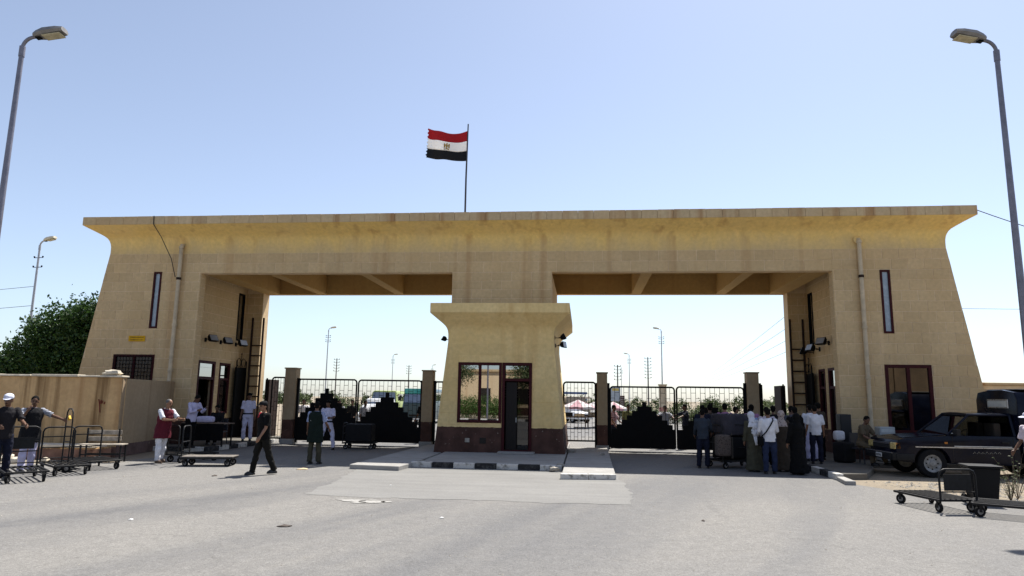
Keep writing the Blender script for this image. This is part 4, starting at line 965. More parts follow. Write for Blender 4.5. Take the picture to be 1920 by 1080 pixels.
person('white uniformed officer standing with legs apart at the left gate', (-6.15,.85,0), 10, 1.68, 0, ((3,2),(-3,2)), ((12,14,40,30),(18,12,70,35)), 4, -20, spread=.10, top=UNI, tuck=True, bottom=UNI, belt=BLK_, hat=('beret', BLK_), skin=SK2, vx=.013)
# crowd at the right passage
person('man in grey-blue shirt beside the loaded trolley, seen from behind', (6.1,-2.6,0), 165, 1.62, 4, ST, ((30,8,40,0),(20,8,30,0)), 10, 0, top=GRYB, sleeve='long', bottom=NAVY, skin=SK2)
person('dark haired person behind the loaded trolley', (6.85,.4,0), 175, 1.74, 0, ST, top=BRNC, bottom=BLK_, skin=SK2, vx=.018)
person('person in pink striped shirt behind the loaded trolley', (7.15,-.5,0), 170, 1.78, 2, ST, top=PINK, bottom=NAVY, skin=SK1, vx=.018)
person('person looking to the side behind the loaded trolley', (7.75,.8,0), 110, 1.68, 0, ST, top=KHK, bottom=NAVY, skin=SK1, vx=.018)
person('person in blue and white printed shirt in the crowd, seen from behind', (7.7,-1.4,0), 170, 1.64, 0, ST, top=BLUS, bottom=JEAN, skin=SK2)
person('person in olive robe with white cloth over the shoulder', (7.35,-3.2,0), 195, 1.58, 6, ST, top=None, robe=OLV, extra=drape, skin=SK2, nod=20, hair=WHT)
person('man in white shirt and jeans with a dark shoulder bag strap', (7.62,-3.75,0), 178, 1.68, 3, ((2,0),(-2,2)), ((20,10,50,20),(18,10,50,20)), 12, 0, top=WHT, sleeve='long', bottom=JEAN, extra=strap, skin=SK2, vx=.013)
person('woman in brown coat and patterned headscarf in the crowd', (8.15,-3.0,0), 185, 1.62, 0, ST, top=None, robe=BRNC, hair=PRN, skin=SK1, girth=.92)
person('woman in a black robe at the front of the crowd', (8.33,-3.75,0), 200, 1.56, 0, ST, robe=BLK_, hair=BLK_, skin=SK1, girth=1.05)
person('tall dark haired man at the back of the crowd', (8.0,-.3,0), 190, 1.76, 0, ST, top=PINK, bottom=BLK_, skin=SK2, vx=.018)
person('second dark haired man at the back of the crowd', (8.5,-.9,0), 160, 1.74, 0, ST, top=DKG, bottom=BLK_, skin=SK2, vx=.018)
person('man in dark striped shirt near the right ladder', (9.0,-1.0,0), 185, 1.74, 0, ST, top=cloth('dark_stripe', (.03,.03,.04), (.12,.12,.14), ('Z', 10)), bottom=BLK_, skin=SK2, vx=.018)
person('man in white t-shirt and dark trousers on the right pavement edge', (9.35,-2.05,.15), 172, 1.62, 0, ST, ((8,8,20,0),(8,8,16,0)), 4, 0, top=WHT, bottom=NAVY, skin=SK1, vx=.013)
person('person in white half hidden behind the man in the white t-shirt', (9.5,-1.15,.15), 180, 1.64, 0, ST, top=WHT, bottom=LAV, skin=SK2, vx=.018)
person('man in khaki seated in the shade by the pickup', (10.72,-1.72,.15), 35, 1.70, 14, ((78,72),(74,50)), ((40,8,40,10),(46,8,60,20)), 14, -20, spread=.08, top=KHK, bottom=KHK, skin=SK2, vx=.013)
person('man in white sun hat and pale shirt at the right edge', (12.22,-6.9,0), -70, 1.70, 2, ST, ((10,8,30,0),(10,8,30,0)), 6, 0, top=CREAM, bottom=OLV, hat=('brim', VW), skin=SK2, vx=.013)
person('man in dark shirt squeezed behind the loaded trolley by the gate', (6.45,-.6,0), 178, 1.72, 0, ST, top=NAVY, bottom=BLK_, skin=SK2, vx=.018)
person('man in black t-shirt between the headscarf woman and the ladder', (8.72,-2.3,0), 190, 1.72, 0, ST, top=BLK_, bottom=DKG, skin=SK2, vx=.016)
person('man in pale shirt deep in the crowd by the gate post', (8.05,-1.9,0), 175, 1.70, 0, ST, top=CREAM, bottom=BLK_, skin=SK2, vx=.016)
person('man in brown shirt in the shade beside the locker', (9.95,-.5,.15), 200, 1.70, 0, ST, top=BRNC, bottom=BLK_, skin=SK2, vx=.018)
# people beyond the gates
for k, (x, y, f, top, bot, l) in enumerate([(-9.3,6.3,10,WHT,BLK_,'person in white behind the narrow wicket by the left tower'), (-8.1,5.4,-20,PINK,NAVY,'person in pink behind the left gate, next to the post'), (-7.75,6.4,20,STR,BLK_,'person in striped shirt behind the left gate'), (-7.5,7.4,0,DKG,BLK_,'tall person in dark shirt behind the left gate'), (-6.15,5.0,40,cloth('floral_dress', (.03,.03,.04), (.45,.45,.48)),BLK_,'person in dark floral top where the left gate leaves meet'), (-3.75,5.2,-10,DKG,BLK_,'person in dark clothes behind the left gate beside the booth'),
      (3.95,5.0,60,cloth('red_white_shirt', (.5,.45,.45), (.3,.06,.08), ('Z', 7)),NAVY,'person in red and white behind the right gate by the post'), (4.55,5.4,10,cloth('green_brown_shirt', (.16,.17,.07)),KHK,'person in green behind the right gate'), (5.95,5.0,-15,STR,NAVY,'person with striped sleeves reaching through the right gate'), (6.75,5.1,-80,NAVY,NAVY,'person in dark blue reaching left behind the right gate')]):
    person(l, (x,y,0), f, RND.uniform(1.64,1.76), 0, ST, ((10,8,30,0),(20,8,30,10)) if k < 8 else ((70,10,10,0),(60,30,10,0)), 6, 0, top=top, bottom=bot, skin=SK2, vx=.02, group='people waiting beyond the gates')

# ------------------------------------------------------------------ trolleys
def caster(parent, x, y, r=.085, rot=0):
    X = T(x, y, 0) @ RZ(rot)
    c = MB().box(-.03, .03, -.035, .035, r*2+.005, r*2+.03, X).box(-.022, .022, -.036, -.028, r*.9, r*2+.02, X).box(-.022, .022, .028, .036, r*.9, r*2+.02, X).build('caster_fork', STEELB, parent)
    W = X @ T(0,0,r) @ RX(math.pi/2)
    MB().lathe([(r*.55,-.022),(r*.9,-.024),(r,-.012),(r,.012),(r*.9,.024),(r*.55,.022)], 16, W, ring=True).build('tyre', RUBBER, c, smooth=40)
    MB().lathe([(.012,-.03),(r*.55,-.018),(r*.56,.018),(.012,.03)], 12, W).build('hub', CASTW, c, smooth=40)
def trolley(label, L=1.35, Wd=.74, hh=1.05, deck=False, panel=None, hwd=None, cross=(.3,.55,.8)):
    """flat luggage trolley: x along its length, handle frame at x = 0"""
    t = thing('luggage_trolley', label, 'trolley', group='luggage trolleys'); z = .215
    mb = MB()
    for y in (-Wd/2, Wd/2): mb.box(-.02, L, y-.02, y+.02, z-.02, z+.02)
    for x in (0, L-.02): mb.box(x-.0, x+.04, -Wd/2+.02, Wd/2-.02, z-.02, z+.02)
    mb.build('bed_frame', STEELB, t, bev=.005)
    if deck:
        for k in range(5): w = (Wd-.02)/5; MB().box(-.03, L+.03, -Wd/2+.01+k*w, -Wd/2+.01+(k+1)*w-.008, z+.021, z+.045).build('deck_plank', M('grey_deck', (.17,.15,.13), .85, 0, .4, 7, .3, 30), t, bev=.004)
    else:
        for k in range(6): y = -Wd/2+Wd*(k+1)/7; MB().box(.0, L, y-.014, y+.014, z+.0, z+.024).build('bed_slat', STEELB, t)
    mb = MB(); r = .1; h = Wd/2-.03
    mb.tube([(0,-h,z),(0,-h,hh-r),(0,-h+r*.3,hh-r*.3),(0,-h+r,hh),(0,h-r,hh),(0,h-r*.3,hh-r*.3),(0,h,hh-r),(0,h,z)], .019, 8); mb.build('handle_frame', STEELB, t, smooth=60)
    for c in cross: MB().tube([(0,-h,c),(0,h,c)], .013, 6).build('cross_bar', STEELB, t)
    if panel: MB().box(-.008,.008,-h*.75,h*.75,panel[0],panel[1]).build('handle_panel', STEELB, t)
    for x in (.1, L-.1):
        for y in (-Wd/2+.06, Wd/2-.06): caster(t, x, y, .088, RND.uniform(-.6,.6))
    return t
def put(t, x, y, rz): t.location = (x, y, 0); t.rotation_euler = (0,0,rad(rz)); return t
put(trolley('black steel trolley nearest at far left with its bed towards the viewer', 1.35, .74, 1.08, panel=(.6,.85)), -9.6, -8.5, -42)
put(trolley('black steel trolley second in the row of three at left', 1.35, .72, 1.02), -9.75, -7.2, -38)
put(trolley('black steel trolley farthest in the row of three at left, near the bench', 1.3, .72, 1.0, cross=(.5,.8)), -9.85, -6.1, -34)
put(trolley('dark trolley in front of the man in the maroon vest', 1.2, .6, 1.0, cross=(.3,.6)), -8.35, -4.75, 62)
put(trolley('trolley with plank deck standing empty beside the shadow edge', 1.25, .62, 1.02, True, cross=(.4,.62)), -7.62, -5.35, 12)
put(trolley('black trolley at lower right with its bed pointing to the left', 1.25, .72, .74, panel=(.38,.66), cross=(.36,)), 9.22, -9.75, 100)
put(trolley('black trolley cut by the right edge of the picture', 1.5, .78, .5, cross=(.4,)), 10.75, -10.5, 150)
t = thing('hand_truck', 'upright hand truck with tall loop handle held by the man in the dark vest', 'hand truck', (-9.36,-7.42,0), rad(60))
MB().tube([(0,-.17,.12),(0,-.17,1.2),(0,-.15,1.38),(0,-.08,1.46),(0,.08,1.46),(0,.15,1.38),(0,.17,1.2),(0,.17,.12)], .016, 8).build('loop_frame', STEELB, t, smooth=60)
for z in (.35,.7,1.05): MB().tube([(0,-.17,z),(0,.17,z)], .012, 6).build('cross_bar', STEELB, t)
MB().box(0,.28,-.2,.2,.06,.075).build('toe_plate', STEELB, t); MB().tube([(0,-.02,1.22),(0,.0,1.28),(0,.03,1.2)], .03, 6).build('yellow_tag', M('tag_yellow', (.6,.36,.02), .6), t, smooth=60)
for s_ in (-1, 1):
    W = T(-.04,s_*.2,.1) @ RX(math.pi/2); w_ = MB().lathe([(.05,-.025),(.09,-.025),(.1,-.012),(.1,.012),(.09,.025),(.05,.025)], 16, W, ring=True).build('tyre', RUBBER, t, smooth=40); MB().lathe([(.015,-.028),(.05,-.018),(.05,.018),(.015,.028)], 12, W).build('hub', CASTW, w_, smooth=40)
LUG = M('black_luggage', (.009,.009,.010), .7, 0, .3, 9, .3, spec=.15); BLKT = cloth('grey_blanket', (.045,.042,.052), wr=1.0); BAGP = cloth('patterned_bag', (.045,.032,.028), (.10,.08,.07))
def bundle(name, label, cat, c, s, mat, rz=0, seed=0, bev=.08, loc=None, group=None):
    mb = MB(); n = 6; 
    mb.box(-s[0]/2, s[0]/2, -s[1]/2, s[1]/2, 0, s[2])
    me = mb.build(name, mat, None, bev=bev, smooth=60); 
    sd = me.modifiers.new('sub', 'SUBSURF'); sd.levels = sd.render_levels = 2; sd.subdivision_type = 'CATMULL_CLARK'
    me.location = c; me.rotation_euler = (0,0,rad(rz)); return tag(me, label, cat, group)
put(trolley('big trolley loaded with bundles in front of the right gate', 1.3, .86, 1.2, cross=(.4,.7,1.0)), 6.45, -2.35, 25)
bundle('suitcase', 'large black suitcase at the bottom of the loaded trolley', 'suitcase', (7.0,-2.2,.27), (.95,.7,.62), LUG, 22)
bundle('blanket_bundle', 'grey blanket bundle on top of the loaded trolley', 'bundle', (7.0,-2.2,.90), (1.0,.75,.62), BLKT, 20)
for o_, zz, dz in ((bpy.data.objects['suitcase'], .3, .03), (bpy.data.objects['blanket_bundle'], .3, .03)):
    for xx in (-.25, .22):
        MB().box(xx-.025,xx+.025,-.365,.365,.012,.60).build('strap', M('luggage_strap', (.06,.05,.04), .7), o_, bev=.01)
    MB().tube([(-.12,-.36,zz),(-.12,-.40,zz+.02),(.12,-.40,zz+.02),(.12,-.36,zz)], .012, 6).build('carry_handle', STEELB, o_, smooth=60)
bundle('duffel_bag', 'patterned bag hanging on the near side of the loaded trolley', 'bag', (6.62,-2.75,.35), (.42,.3,.6), BAGP, 10)
put(trolley('trolley loaded with a black box under the left gate', 1.1, .7, .9), -5.75, 1.6, 5)
bundle('black_case', 'black box on the trolley beside the white uniformed officer', 'box', (-5.2,1.62,.26), (.95,.62,.62), LUG, 4, bev=.03)
# bench
t = thing('plank_bench', 'old grey plank bench beside the left trolleys', 'bench', (-10.15,-5.05,0), rad(14))
for k in range(2): MB().box(-.55,.55,-.2+k*.2,-.01+k*.2,.46,.49).build('seat_plank', WOODG, t, bev=.005)
for k in range(2): MB().box(-.5,.35,.21,.235,.55+k*.17,.67+k*.17).build('back_plank', WOODG, t, bev=.005)
for x in (-.5,.5):
    for y in (-.17,.17): MB().box(x-.018,x+.018,y-.018,y+.018,0,.46 if y < 0 or x > 0 else .9).build('leg', STEELB, t)
MB().box(.28,.31,.18,.21,.46,.88).build('back_post', STEELB, t); MB().box(-.5,.5,-.18,-.15,.2,.23).build('stretcher', STEELB, t); MB().box(-.5,.5,.15,.18,.2,.23).build('stretcher', STEELB, t)
# left passage table with goods
t = thing('folding_table', 'dark folding table on the pavement of the left passage', 'table', (-9.75,-.55,.15))
MB().box(-.75,.75,-.35,.35,.72,.76).build('table_top', WOODB, t, bev=.008)
for x in (-.68,.68):
    for y in (-.3,.3): MB().box(x-.02,x+.02,y-.02,y+.02,0,.72).build('leg', STEELB, t)
MB().box(-.74,.74,-.37,-.355,.2,.74).build('front_cloth', BLK_, t)
bundle('folded_cloth', 'lavender cloth heap on the dark table', 'cloth', (-9.8,-.65,.91), (.55,.35,.22), LAV, 10)
person('seated figure in dark clothes behind the table in the left passage', (-9.9,.35,.15), 5, 1.68, 8, ((80,80),(80,80)), ((30,8,60,10),(30,8,60,10)), 20, 0, top=DKG, sleeve='long', bottom=BLK_, skin=SK2, vx=.018)
def chair(loc, rz, label, mat):
    t = thing('plastic_chair', label, 'chair', loc, rad(rz))
    MB().box(-.23,.23,-.22,.22,.40,.44).build('seat', mat, t, bev=.015); MB().box(-.22,.22,.2,.24,.46,.86).build('backrest', mat, t, bev=.015)
    for x in (-.2,.2):
        for y in (-.19,.2): MB().tube([(x*1.1,y*1.15,0),(x,y,.41)], .018, 6).build('leg', mat, t)
DKP = M('dark_plastic', (.02,.022,.03), .5)
chair((-9.9,.42,.15), 5, 'dark chair behind the table in the left passage', DKP); chair((10.78,-1.52,.15), 35, 'dark plastic chair under the seated man in khaki', DKP)
# things along the right tower
t = thing('water_cooler', 'pale box shaped water cooler under the right tower window', 'cooler', (11.85,-.55,.15))
MB().box(-.22,.22,-.2,.2,.02,1.02).build('casing', M('cooler_shell', (.42,.46,.47), .5, 0, .15, 5), t, bev=.025); MB().box(-.17,.17,-.208,-.2,.62,.80).build('tap_recess', DARKIN, t); MB().box(-.18,.18,-.206,-.2,.86,.96).build('label_plate', M('cooler_plate', (.55,.58,.58), .4), t)
for x in (-.07,.07): MB().box(x-.02,x+.02,-.235,-.208,.70,.73).build('tap', STEELB, t)
for x in (-.18,.18): MB().box(x-.02,x+.02,-.18,.18,0,.02).build('foot', STEELB, t)
t = thing('steel_locker', 'narrow dark steel locker at the corner of the right passage', 'locker', (10.6,-.75,.15))
MB().box(-.16,.16,-.18,.18,.04,1.38).build('casing', M('dark_locker', (.012,.014,.016), .5), t, bev=.01); MB().box(-.14,.14,-.19,-.18,.08,1.34).build('door', M('dark_locker', (.03,.035,.04)), t, bev=.004)
MB().box(-.11,-.09,-.2,-.19,.7,.82).build('handle', RIMM, t)
bundle('white_bag', 'white cloth bag beside the seated man in khaki', 'bag', (10.35,-1.0,.75), (.3,.26,.3), WHT, 10)
bundle('dark_sack', 'dark sack on the right pavement beside the locker', 'sack', (10.35,-1.35,.15), (.5,.45,.6), LUG, 30)
t = thing('wheeled_bin', 'black wheeled bin behind the lower right trolley', 'bin', (10.3,-8.45,0), rad(-10)); t.scale = (.88,.88,.76)
mb = MB(); mb.loft([[V((sx*w, sy*w*.95, z)) for sx, sy in ((-1,-1),(1,-1),(1,1),(-1,1))] for z, w in ((.06,.23),(.9,.30))]); mb.build('bin_body', M('black_bin', (.006,.006,.007), .55, spec=.2), t, bev=.03)
MB().box(-.33,.33,-.33,.32,.9,.96).build('lid', M('black_bin', (.012,.012,.013)), t, bev=.02); MB().tube([(-.25,.36,.92),(.25,.36,.92)], .018, 8).build('handle', BLACKM, t)
for s in (-1, 1):
    W = T(s*.29,.2,.115) @ RY(math.pi/2); w = MB().lathe([(.06,-.03),(.1,-.032),(.115,-.015),(.115,.015),(.1,.032),(.06,.03)], 18, W, ring=True).build('wheel', RUBBER, t, smooth=40); MB().lathe([(.02,-.034),(.06,-.02),(.06,.02),(.02,.034)], 14, W).build('hub', CASTW, w, smooth=40)
# rubble, litter, gravel and weeds
for k, (x, y, s, z, l) in enumerate(((-1.6,-4.15,.13,.1,'broken concrete lump at the left end of the island kerb'), (-1.42,-4.22,.10,.1,'second broken lump at the left end of the island kerb'), (-1.75,-4.0,.09,.1,'small lump behind the left end of the island kerb'), (2.0,-4.6,.14,.06,'broken kerb piece at the right end of the island kerb'), (2.15,-4.25,.11,.14,'dark broken kerb piece beside the right slab'), (2.35,.5,.16,.16,'grey concrete lump at the right foot of the booth'), (3.35,-.4,.1,.14,'small stone on the right slab by the gate post'))):
    rock('concrete_lump', (x,y,z), (s*1.3,s,s*.75), ROCKM, l, 'rubble', seed=k+50)
LIT = M('pale_litter', (.55,.42,.26), .8); LITW = M('white_litter', (.62,.62,.6), .7); LITD = M('dark_litter', (.07,.055,.045), .8)
for k, (x, y, w, m, l) in enumerate(((-4.3,-5.6,.16,LIT,'crumpled pale cardboard scrap near the man in the green vest'), (-5.65,-7.4,.09,LITD,'dark scrap on the road left of the walking man'), (-1.5,-13.0,.10,LITD,'dark leaf on the foreground road left of centre'), (.55,-11.9,.045,LITW,'small white scrap in the middle of the road'), (-3.9,-12.9,.04,LITW,'tiny white scrap on the left foreground road'), (-1.3,-8.2,.03,LITW,'tiny white speck on the concrete apron'), (-8.3,-10.6,.05,M('red_litter', (.35,.02,.02), .6),'tiny red scrap at the left edge of the road'), (4.6,-11.4,.05,LITD,'dark scrap on the road right of centre'))):
    mb = MB(); rr = random.Random(k); pts = [(w*(.6+.5*rr.random())*math.cos(a), w*.7*(.5+.5*rr.random())*math.sin(a), .012+w*.12*rr.random()) for a in [2*math.pi*i/9 for i in range(9)]]
    mb.add(pts+[(0,0,.02+w*.2)]+[(p[0],p[1],.006) for p in pts], [(i,(i+1)%9,9) for i in range(9)]+[(i,10+i,10+(i+1)%9,(i+1)%9) for i in range(9)])
    o = tag(mb.build('litter_scrap', m, loc=(x,y,0)), l, 'litter'); o.rotation_euler = (0,0,rr.random()*6)
rr = random.Random(8); mb = MB()
for _ in range(2600):
    x, y = rr.uniform(9.4,16), rr.uniform(-9.5,-4.95)
    if x < 9.2+(-4.9-y)*.35+rr.uniform(0,.6): continue
    s = rr.uniform(.008,.03)*(1+rr.random()**6*1.5); vs_ = [(x+s*rr.uniform(.6,1.2)*math.cos(a), y+s*rr.uniform(.6,1.2)*math.sin(a), .004) for a in (0,1.3,2.5,3.8,5.1)]
    mb.add(vs_+[(x+s*.3*rr.uniform(-1,1),y,s*rr.uniform(.5,.9))], [(i,(i+1)%5,5) for i in range(5)])
for _ in range(1200):
    x, y = rr.uniform(-15,-9.8), rr.uniform(-7.6,-4.9)
    if y < -6.6+(x+12.5)*.45: continue
    s = rr.uniform(.008,.03); vs_ = [(x+s*math.cos(a), y+s*math.sin(a), .004) for a in (0,1.3,2.5,3.8,5.1)]; mb.add(vs_+[(x,y,s*.7)], [(i,(i+1)%5,5) for i in range(5)])
for _ in range(700):
    x, y = rr.uniform(-16,14), rr.uniform(-18,-5); s = rr.uniform(.004,.013)*(1+rr.random()**8*1.2)
    vs_ = [(x+s*math.cos(a), y+s*math.sin(a), .006) for a in (0,1.3,2.5,3.8,5.1)]; mb.add(vs_+[(x,y,.006+s*.8)], [(i,(i+1)%5,5) for i in range(5)])
tag(mb.build('gravel', ROCKM), 'loose gravel on the sandy verges', 'gravel', kind='stuff')
def weed(x, y, h, n, label, seed):
    t = thing('weed', label, 'plant', (x,y,0), 0, 'weeds on the right verge'); rr = random.Random(seed); st = MB(); lf_ = MB()
    for _ in range(n):
        a = rr.uniform(0,6.28); tip = V((math.cos(a)*h*.45*rr.random(), math.sin(a)*h*.45*rr.random(), h*rr.uniform(.5,1))); m1 = tip*.5+V((0,0,h*.08)); st.tube([(0,0,0), m1, tip], [.005,.004,.002], 4)
        for k in range(9):
            p = V((0,0,0)).lerp(tip, rr.uniform(.25,1)); d = V((rr.gauss(0,1), rr.gauss(0,1), rr.gauss(.4,.5))).normalized(); b = d.orthogonal().normalized(); l = rr.uniform(.03,.06); lf_.quad(p, p+d*l*.5+b*l*.2, p+d*l, p+d*l*.5-b*l*.2)
    st.build('stems', BARK, t); lf_.build('leaves', LEAF2, t)
weed(11.0,-8.1,.75,16,'tall leafy weed in front of the man in the sun hat',1); weed(11.35,-7.7,.95,10,'thin dry weed beside the man in the sun hat',2); weed(11.15,-8.7,.4,14,'low weed beside the right edge trolley',3); weed(11.7,-8.3,.5,12,'low weed at the right edge under the lamp',4)

# ------------------------------------------------------------------ vehicles
NAVYP = M('navy_car_paint', (.004,.0055,.014), .17, 0, .35, 3, .02, 30, spec=.16)
CHROME = M('dull_chrome', (.45,.45,.46), .3, .9, .2, 10)
PLASB = M('black_bumper', (.014,.014,.015), .6, 0, .3, 8, spec=.2)
def wheel(parent, x, y, r, w, s, rimm=RIMM):
    """axle along Y, s = outer side"""
    X = T(x, y, r) @ RX(-s*math.pi/2)
    t = MB().lathe([(r*.62,-w/2),(r*.93,-w/2),(r,-w*.36),(r,w*.36),(r*.93,w/2),(r*.62,w/2)], 28, X, ring=True).build('tyre', RUBBER, parent, smooth=35)
    rm = MB().lathe([(r*.62,-w*.3),(r*.62,w*.44),(r*.54,w*.40),(r*.40,w*.22),(r*.2,w*.30),(r*.17,w*.44),(.01,w*.46)], 24, X).build('rim', rimm, t, smooth=35)
    mb = MB()
    for k in range(8): a = k*math.pi/4; mb.lathe([(.022,w*.255),(.02,w*.30)], 8, X @ T(r*.40*math.cos(a), r*.40*math.sin(a), 0))
    mb.build('rim_holes', DARKIN, t)
def arch(cx, r, z0, n=9, rev=False):
    a0 = math.asin(max(-1, min(1, (z0-.36)/r))); pts = [(cx+r*math.cos(a), .36+r*math.sin(a)) for a in [a0+(math.pi-2*a0)*i/n for i in range(n+1)]]
    return pts if rev else pts[::-1]
pk = thing('police_pickup', 'dark navy pickup with tall box canopy parked by the right tower', 'pickup', (11.66,-2.9,0), rad(1.0))
HWD = .82
poly = [(-.86,.42),(-.88,.70),(-.84,.90),(-.70,.98),(.42,1.08),(.55,1.08),(2.15,1.07),(2.15,.34)]+arch(0,.44,.34,10,True)[0:0]
poly = [(2.15,.34),(2.15,1.07),(.48,1.075),(-.66,.985),(-.82,.93),(-.875,.80),(-.88,.42)]+[(-.46,.38)]+arch(0,.45,.38,10)+[(.46,.36)]
mb = MB(); X = frame((0,0,0), (1,0,0), (0,0,1), (0,-1,0))
mb.prism(poly, -HWD, HWD, X); body = mb.build('body', NAVYP, pk, bev=.035, smooth=35)
MB().box(-.42,.42,-.62,.62,.36,.86).build('wheel_well', DARKIN, pk)
# hood crease and panel gaps
MB().prism([(-.62,.992),(.42,1.078),(.42,1.094),(-.55,1.012)], -.66, .66, X).build('hood', NAVYP, pk, bev=.012, smooth=35)
for xx in (.52, 2.0): MB().box(xx, xx+.010, -HWD-.004, -HWD+.002, .42, 1.06).build('door_gap', DARKIN, pk)
MB().box(-.4, 2.1, -HWD-.012, -HWD-.001, .76, .785).build('side_moulding', CHROME, pk)
MB().box(.56,1.96,-HWD-.006,-HWD-.001,.80,.815).build('side_stripe', WHITE, pk)
dh = MB().box(1.72,1.9,-HWD-.02,-HWD-.001,.90,.935).build('door_handle', PLASB, pk, bev=.006)
mb = MB(); rr = random.Random(3)
for k in range(7): x = 1.0+k*.10; mb.tube([(x,-HWD-.003,.62+.02*rr.random()),(x+.04,-HWD-.003,.66+.03*rr.random()),(x+.075,-HWD-.003,.63)], .006, 4)
mb.build('faded_lettering', M('faded_lettering', (.22,.21,.18), .7), pk)
# greenhouse: roof, pillars, panes
zr, zb = 1.60, 1.07
def gp(x, s, top): return V((x, s*(.63 if top else .775), zr if top else zb))
roof = MB(); roof.loft([[V((x, s*w, z)) for s, w, z in ((-1,.66,zr-.02),(-1,.60,zr+.035),(-.4,.6,zr+.06),(.4,.6,zr+.06),(1,.60,zr+.035),(1,.66,zr-.02))] for x in (1.02,1.12,2.0,2.12)]); roof.build('roof', NAVYP, pk, bev=.012, smooth=35)
for s in (-1, 1):
    MB().tube([gp(.42,s,0), gp(1.06,s,1)], .032, 8).build('front_pillar', NAVYP, pk, smooth=60); MB().tube([gp(2.08,s,0), gp(2.08,s,1)], .045, 8).build('rear_pillar', NAVYP, pk, smooth=60); MB().tube([gp(1.06,s,1), gp(2.08,s,1)], .03, 8).build('roof_rail', NAVYP, pk, smooth=60)
def pane(pts, name='window_pane', mat=CARGL, th=.006):
    n = (pts[1]-pts[0]).cross(pts[2]-pts[0]).normalized()*th; m = MB(); m.loft([pts, [p+n for p in pts]]); return m.build(name, mat, pk)
pane([gp(.45,-1,0)+V((0,.03,.02)), gp(.45,1,0)+V((0,-.03,.02)), gp(1.06,1,1)+V((0,-.03,-.01)), gp(1.06,-1,1)+V((0,.03,-.01))], 'windscreen')
pane([gp(2.1,-1,0)+V((0,.05,.1)), gp(2.1,1,0)+V((0,-.05,.1)), gp(2.1,1,1)+V((0,-.05,-.05)), gp(2.1,-1,1)+V((0,.05,-.05))], 'rear_window')
pane([gp(.62,1,0), gp(2.04,1,0), gp(2.04,1,1), gp(1.12,1,1)], 'side_window')
MB().box(.55,2.05,-.76,.76,.5,.6).build('cab_floor', DARKIN, pk)
for s in (-1, 1):
    MB().box(1.25,1.75,s*.38-.26,s*.38+.26,.6,.85).box(1.68,1.85,s*.38-.24,s*.38+.24,.8,1.40).build('seat', DARKIN, pk, bev=.04)
MB().box(.5,.85,-.72,.72,.9,1.10).build('dashboard', DARKIN, pk, bev=.03)
MB().box(.56,.74,-.45,.05,1.105,1.13).build('dashboard_papers', WHITE, pk)
MB().lathe([(.17,-.012),(.185,0),(.17,.012),(.155,0)], 20, ring=True, X=T(1.02,-.38,1.06) @ RY(rad(-65))).build('steering_wheel', PLASB, pk, smooth=60)
mr = MB().box(.55,.66,-.99,-.80,1.08,1.24).build('wing_mirror', PLASB, pk, bev=.02)
# front end
MB().box(-.905,-.86,-.5,.5,.70,.86).build('grille', M('black_grille', (.02,.02,.022), .5), pk, bev=.01)
for k in range(4): MB().box(-.915,-.904,-.48,.48,.715+k*.036,.727+k*.036).build('grille_slat', CHROME if k == 3 else PLASB, pk)
for s in (-1, 1):
    hl = MB().box(-.905,-.80,s*.66-.14,s*.66+.14,.70,.87).build('headlight', M('yellowed_headlight', (.55,.42,.16), .25, 0, .2, 12, spec=.6), pk, bev=.02)
    MB().box(-.87,-.76,s*.79-.03,s*.79+.035,.70,.87).build('turn_signal', M('amber_lens', (.42,.15,.02), .3), pk, bev=.01)
MB().box(-.99,-.86,-.84,.84,.42,.62).box(-.90,-.45,-.86,-.80,.42,.60).box(-.90,-.45,.80,.86,.42,.60).build('bumper', PLASB, pk, bev=.03, smooth=40)
MB().box(-.997,-.985,-.82,.82,.60,.62).build('bumper_strip', CHROME, pk)
pn = MB().box(-1.002,-.988,-.22,.12,.46,.57).build('number_plate', WHITE, pk, bev=.004)
mb = MB()
for k in range(5): mb.box(-1.005,-1.001,-.19+k*.06,-.155+k*.06,.485,.545)
mb.build('plate_characters', PLASB, pn)
MB().box(.32,.40,-HWD-.014,-HWD-.001,.86,.91).build('side_repeater', M('amber_lens', (.42,.15,.02)), pk, bev=.006)
# bed and tall canopy box
poly = [(2.22,.40),(2.22,1.0),(4.25,1.0),(4.25,.40),(3.42,.40)]+arch(2.98,.44,.40,10,True)+[(2.5,.40)]
mb = MB(); mb.prism(poly[::-1], -.85, .85, X); mb.build('cargo_bed', NAVYP, pk, bev=.025, smooth=35)
mb = MB(); mb.loft([[V((x, s*w, z)) for s, w, z in ((-1,.90,1.0),(-1,.90,2.0),(-1,.80,2.2),(-.4,.7,2.27),(.4,.7,2.27),(1,.80,2.2),(1,.90,2.0),(1,.90,1.0))] for x in (2.14,2.18,4.25)]); mb.build('canopy_box', NAVYP, pk, bev=.02, smooth=35)
wf = MB().box(2.115,2.145,-.55,.35,1.78,2.02).build('canopy_window', CHROME, pk, bev=.01); MB().box(2.105,2.114,-.50,.30,1.82,1.98).build('pane', M('dusty_glass', (.5,.5,.46), .3), wf)
MB().box(2.3,4.2,-.75,.75,2.272,2.29).build('roof_tray', M('dusty_roof', (.25,.24,.22), .8), pk)
for k in range(2): MB().box(2.7+k*.7,3.2+k*.7,-.912,-.898,1.55,1.85).build('side_vent', DARKIN, pk)
for x in (0, 2.98):
    for s in (-1, 1): wheel(pk, x, s*.72, .36, .20, s)

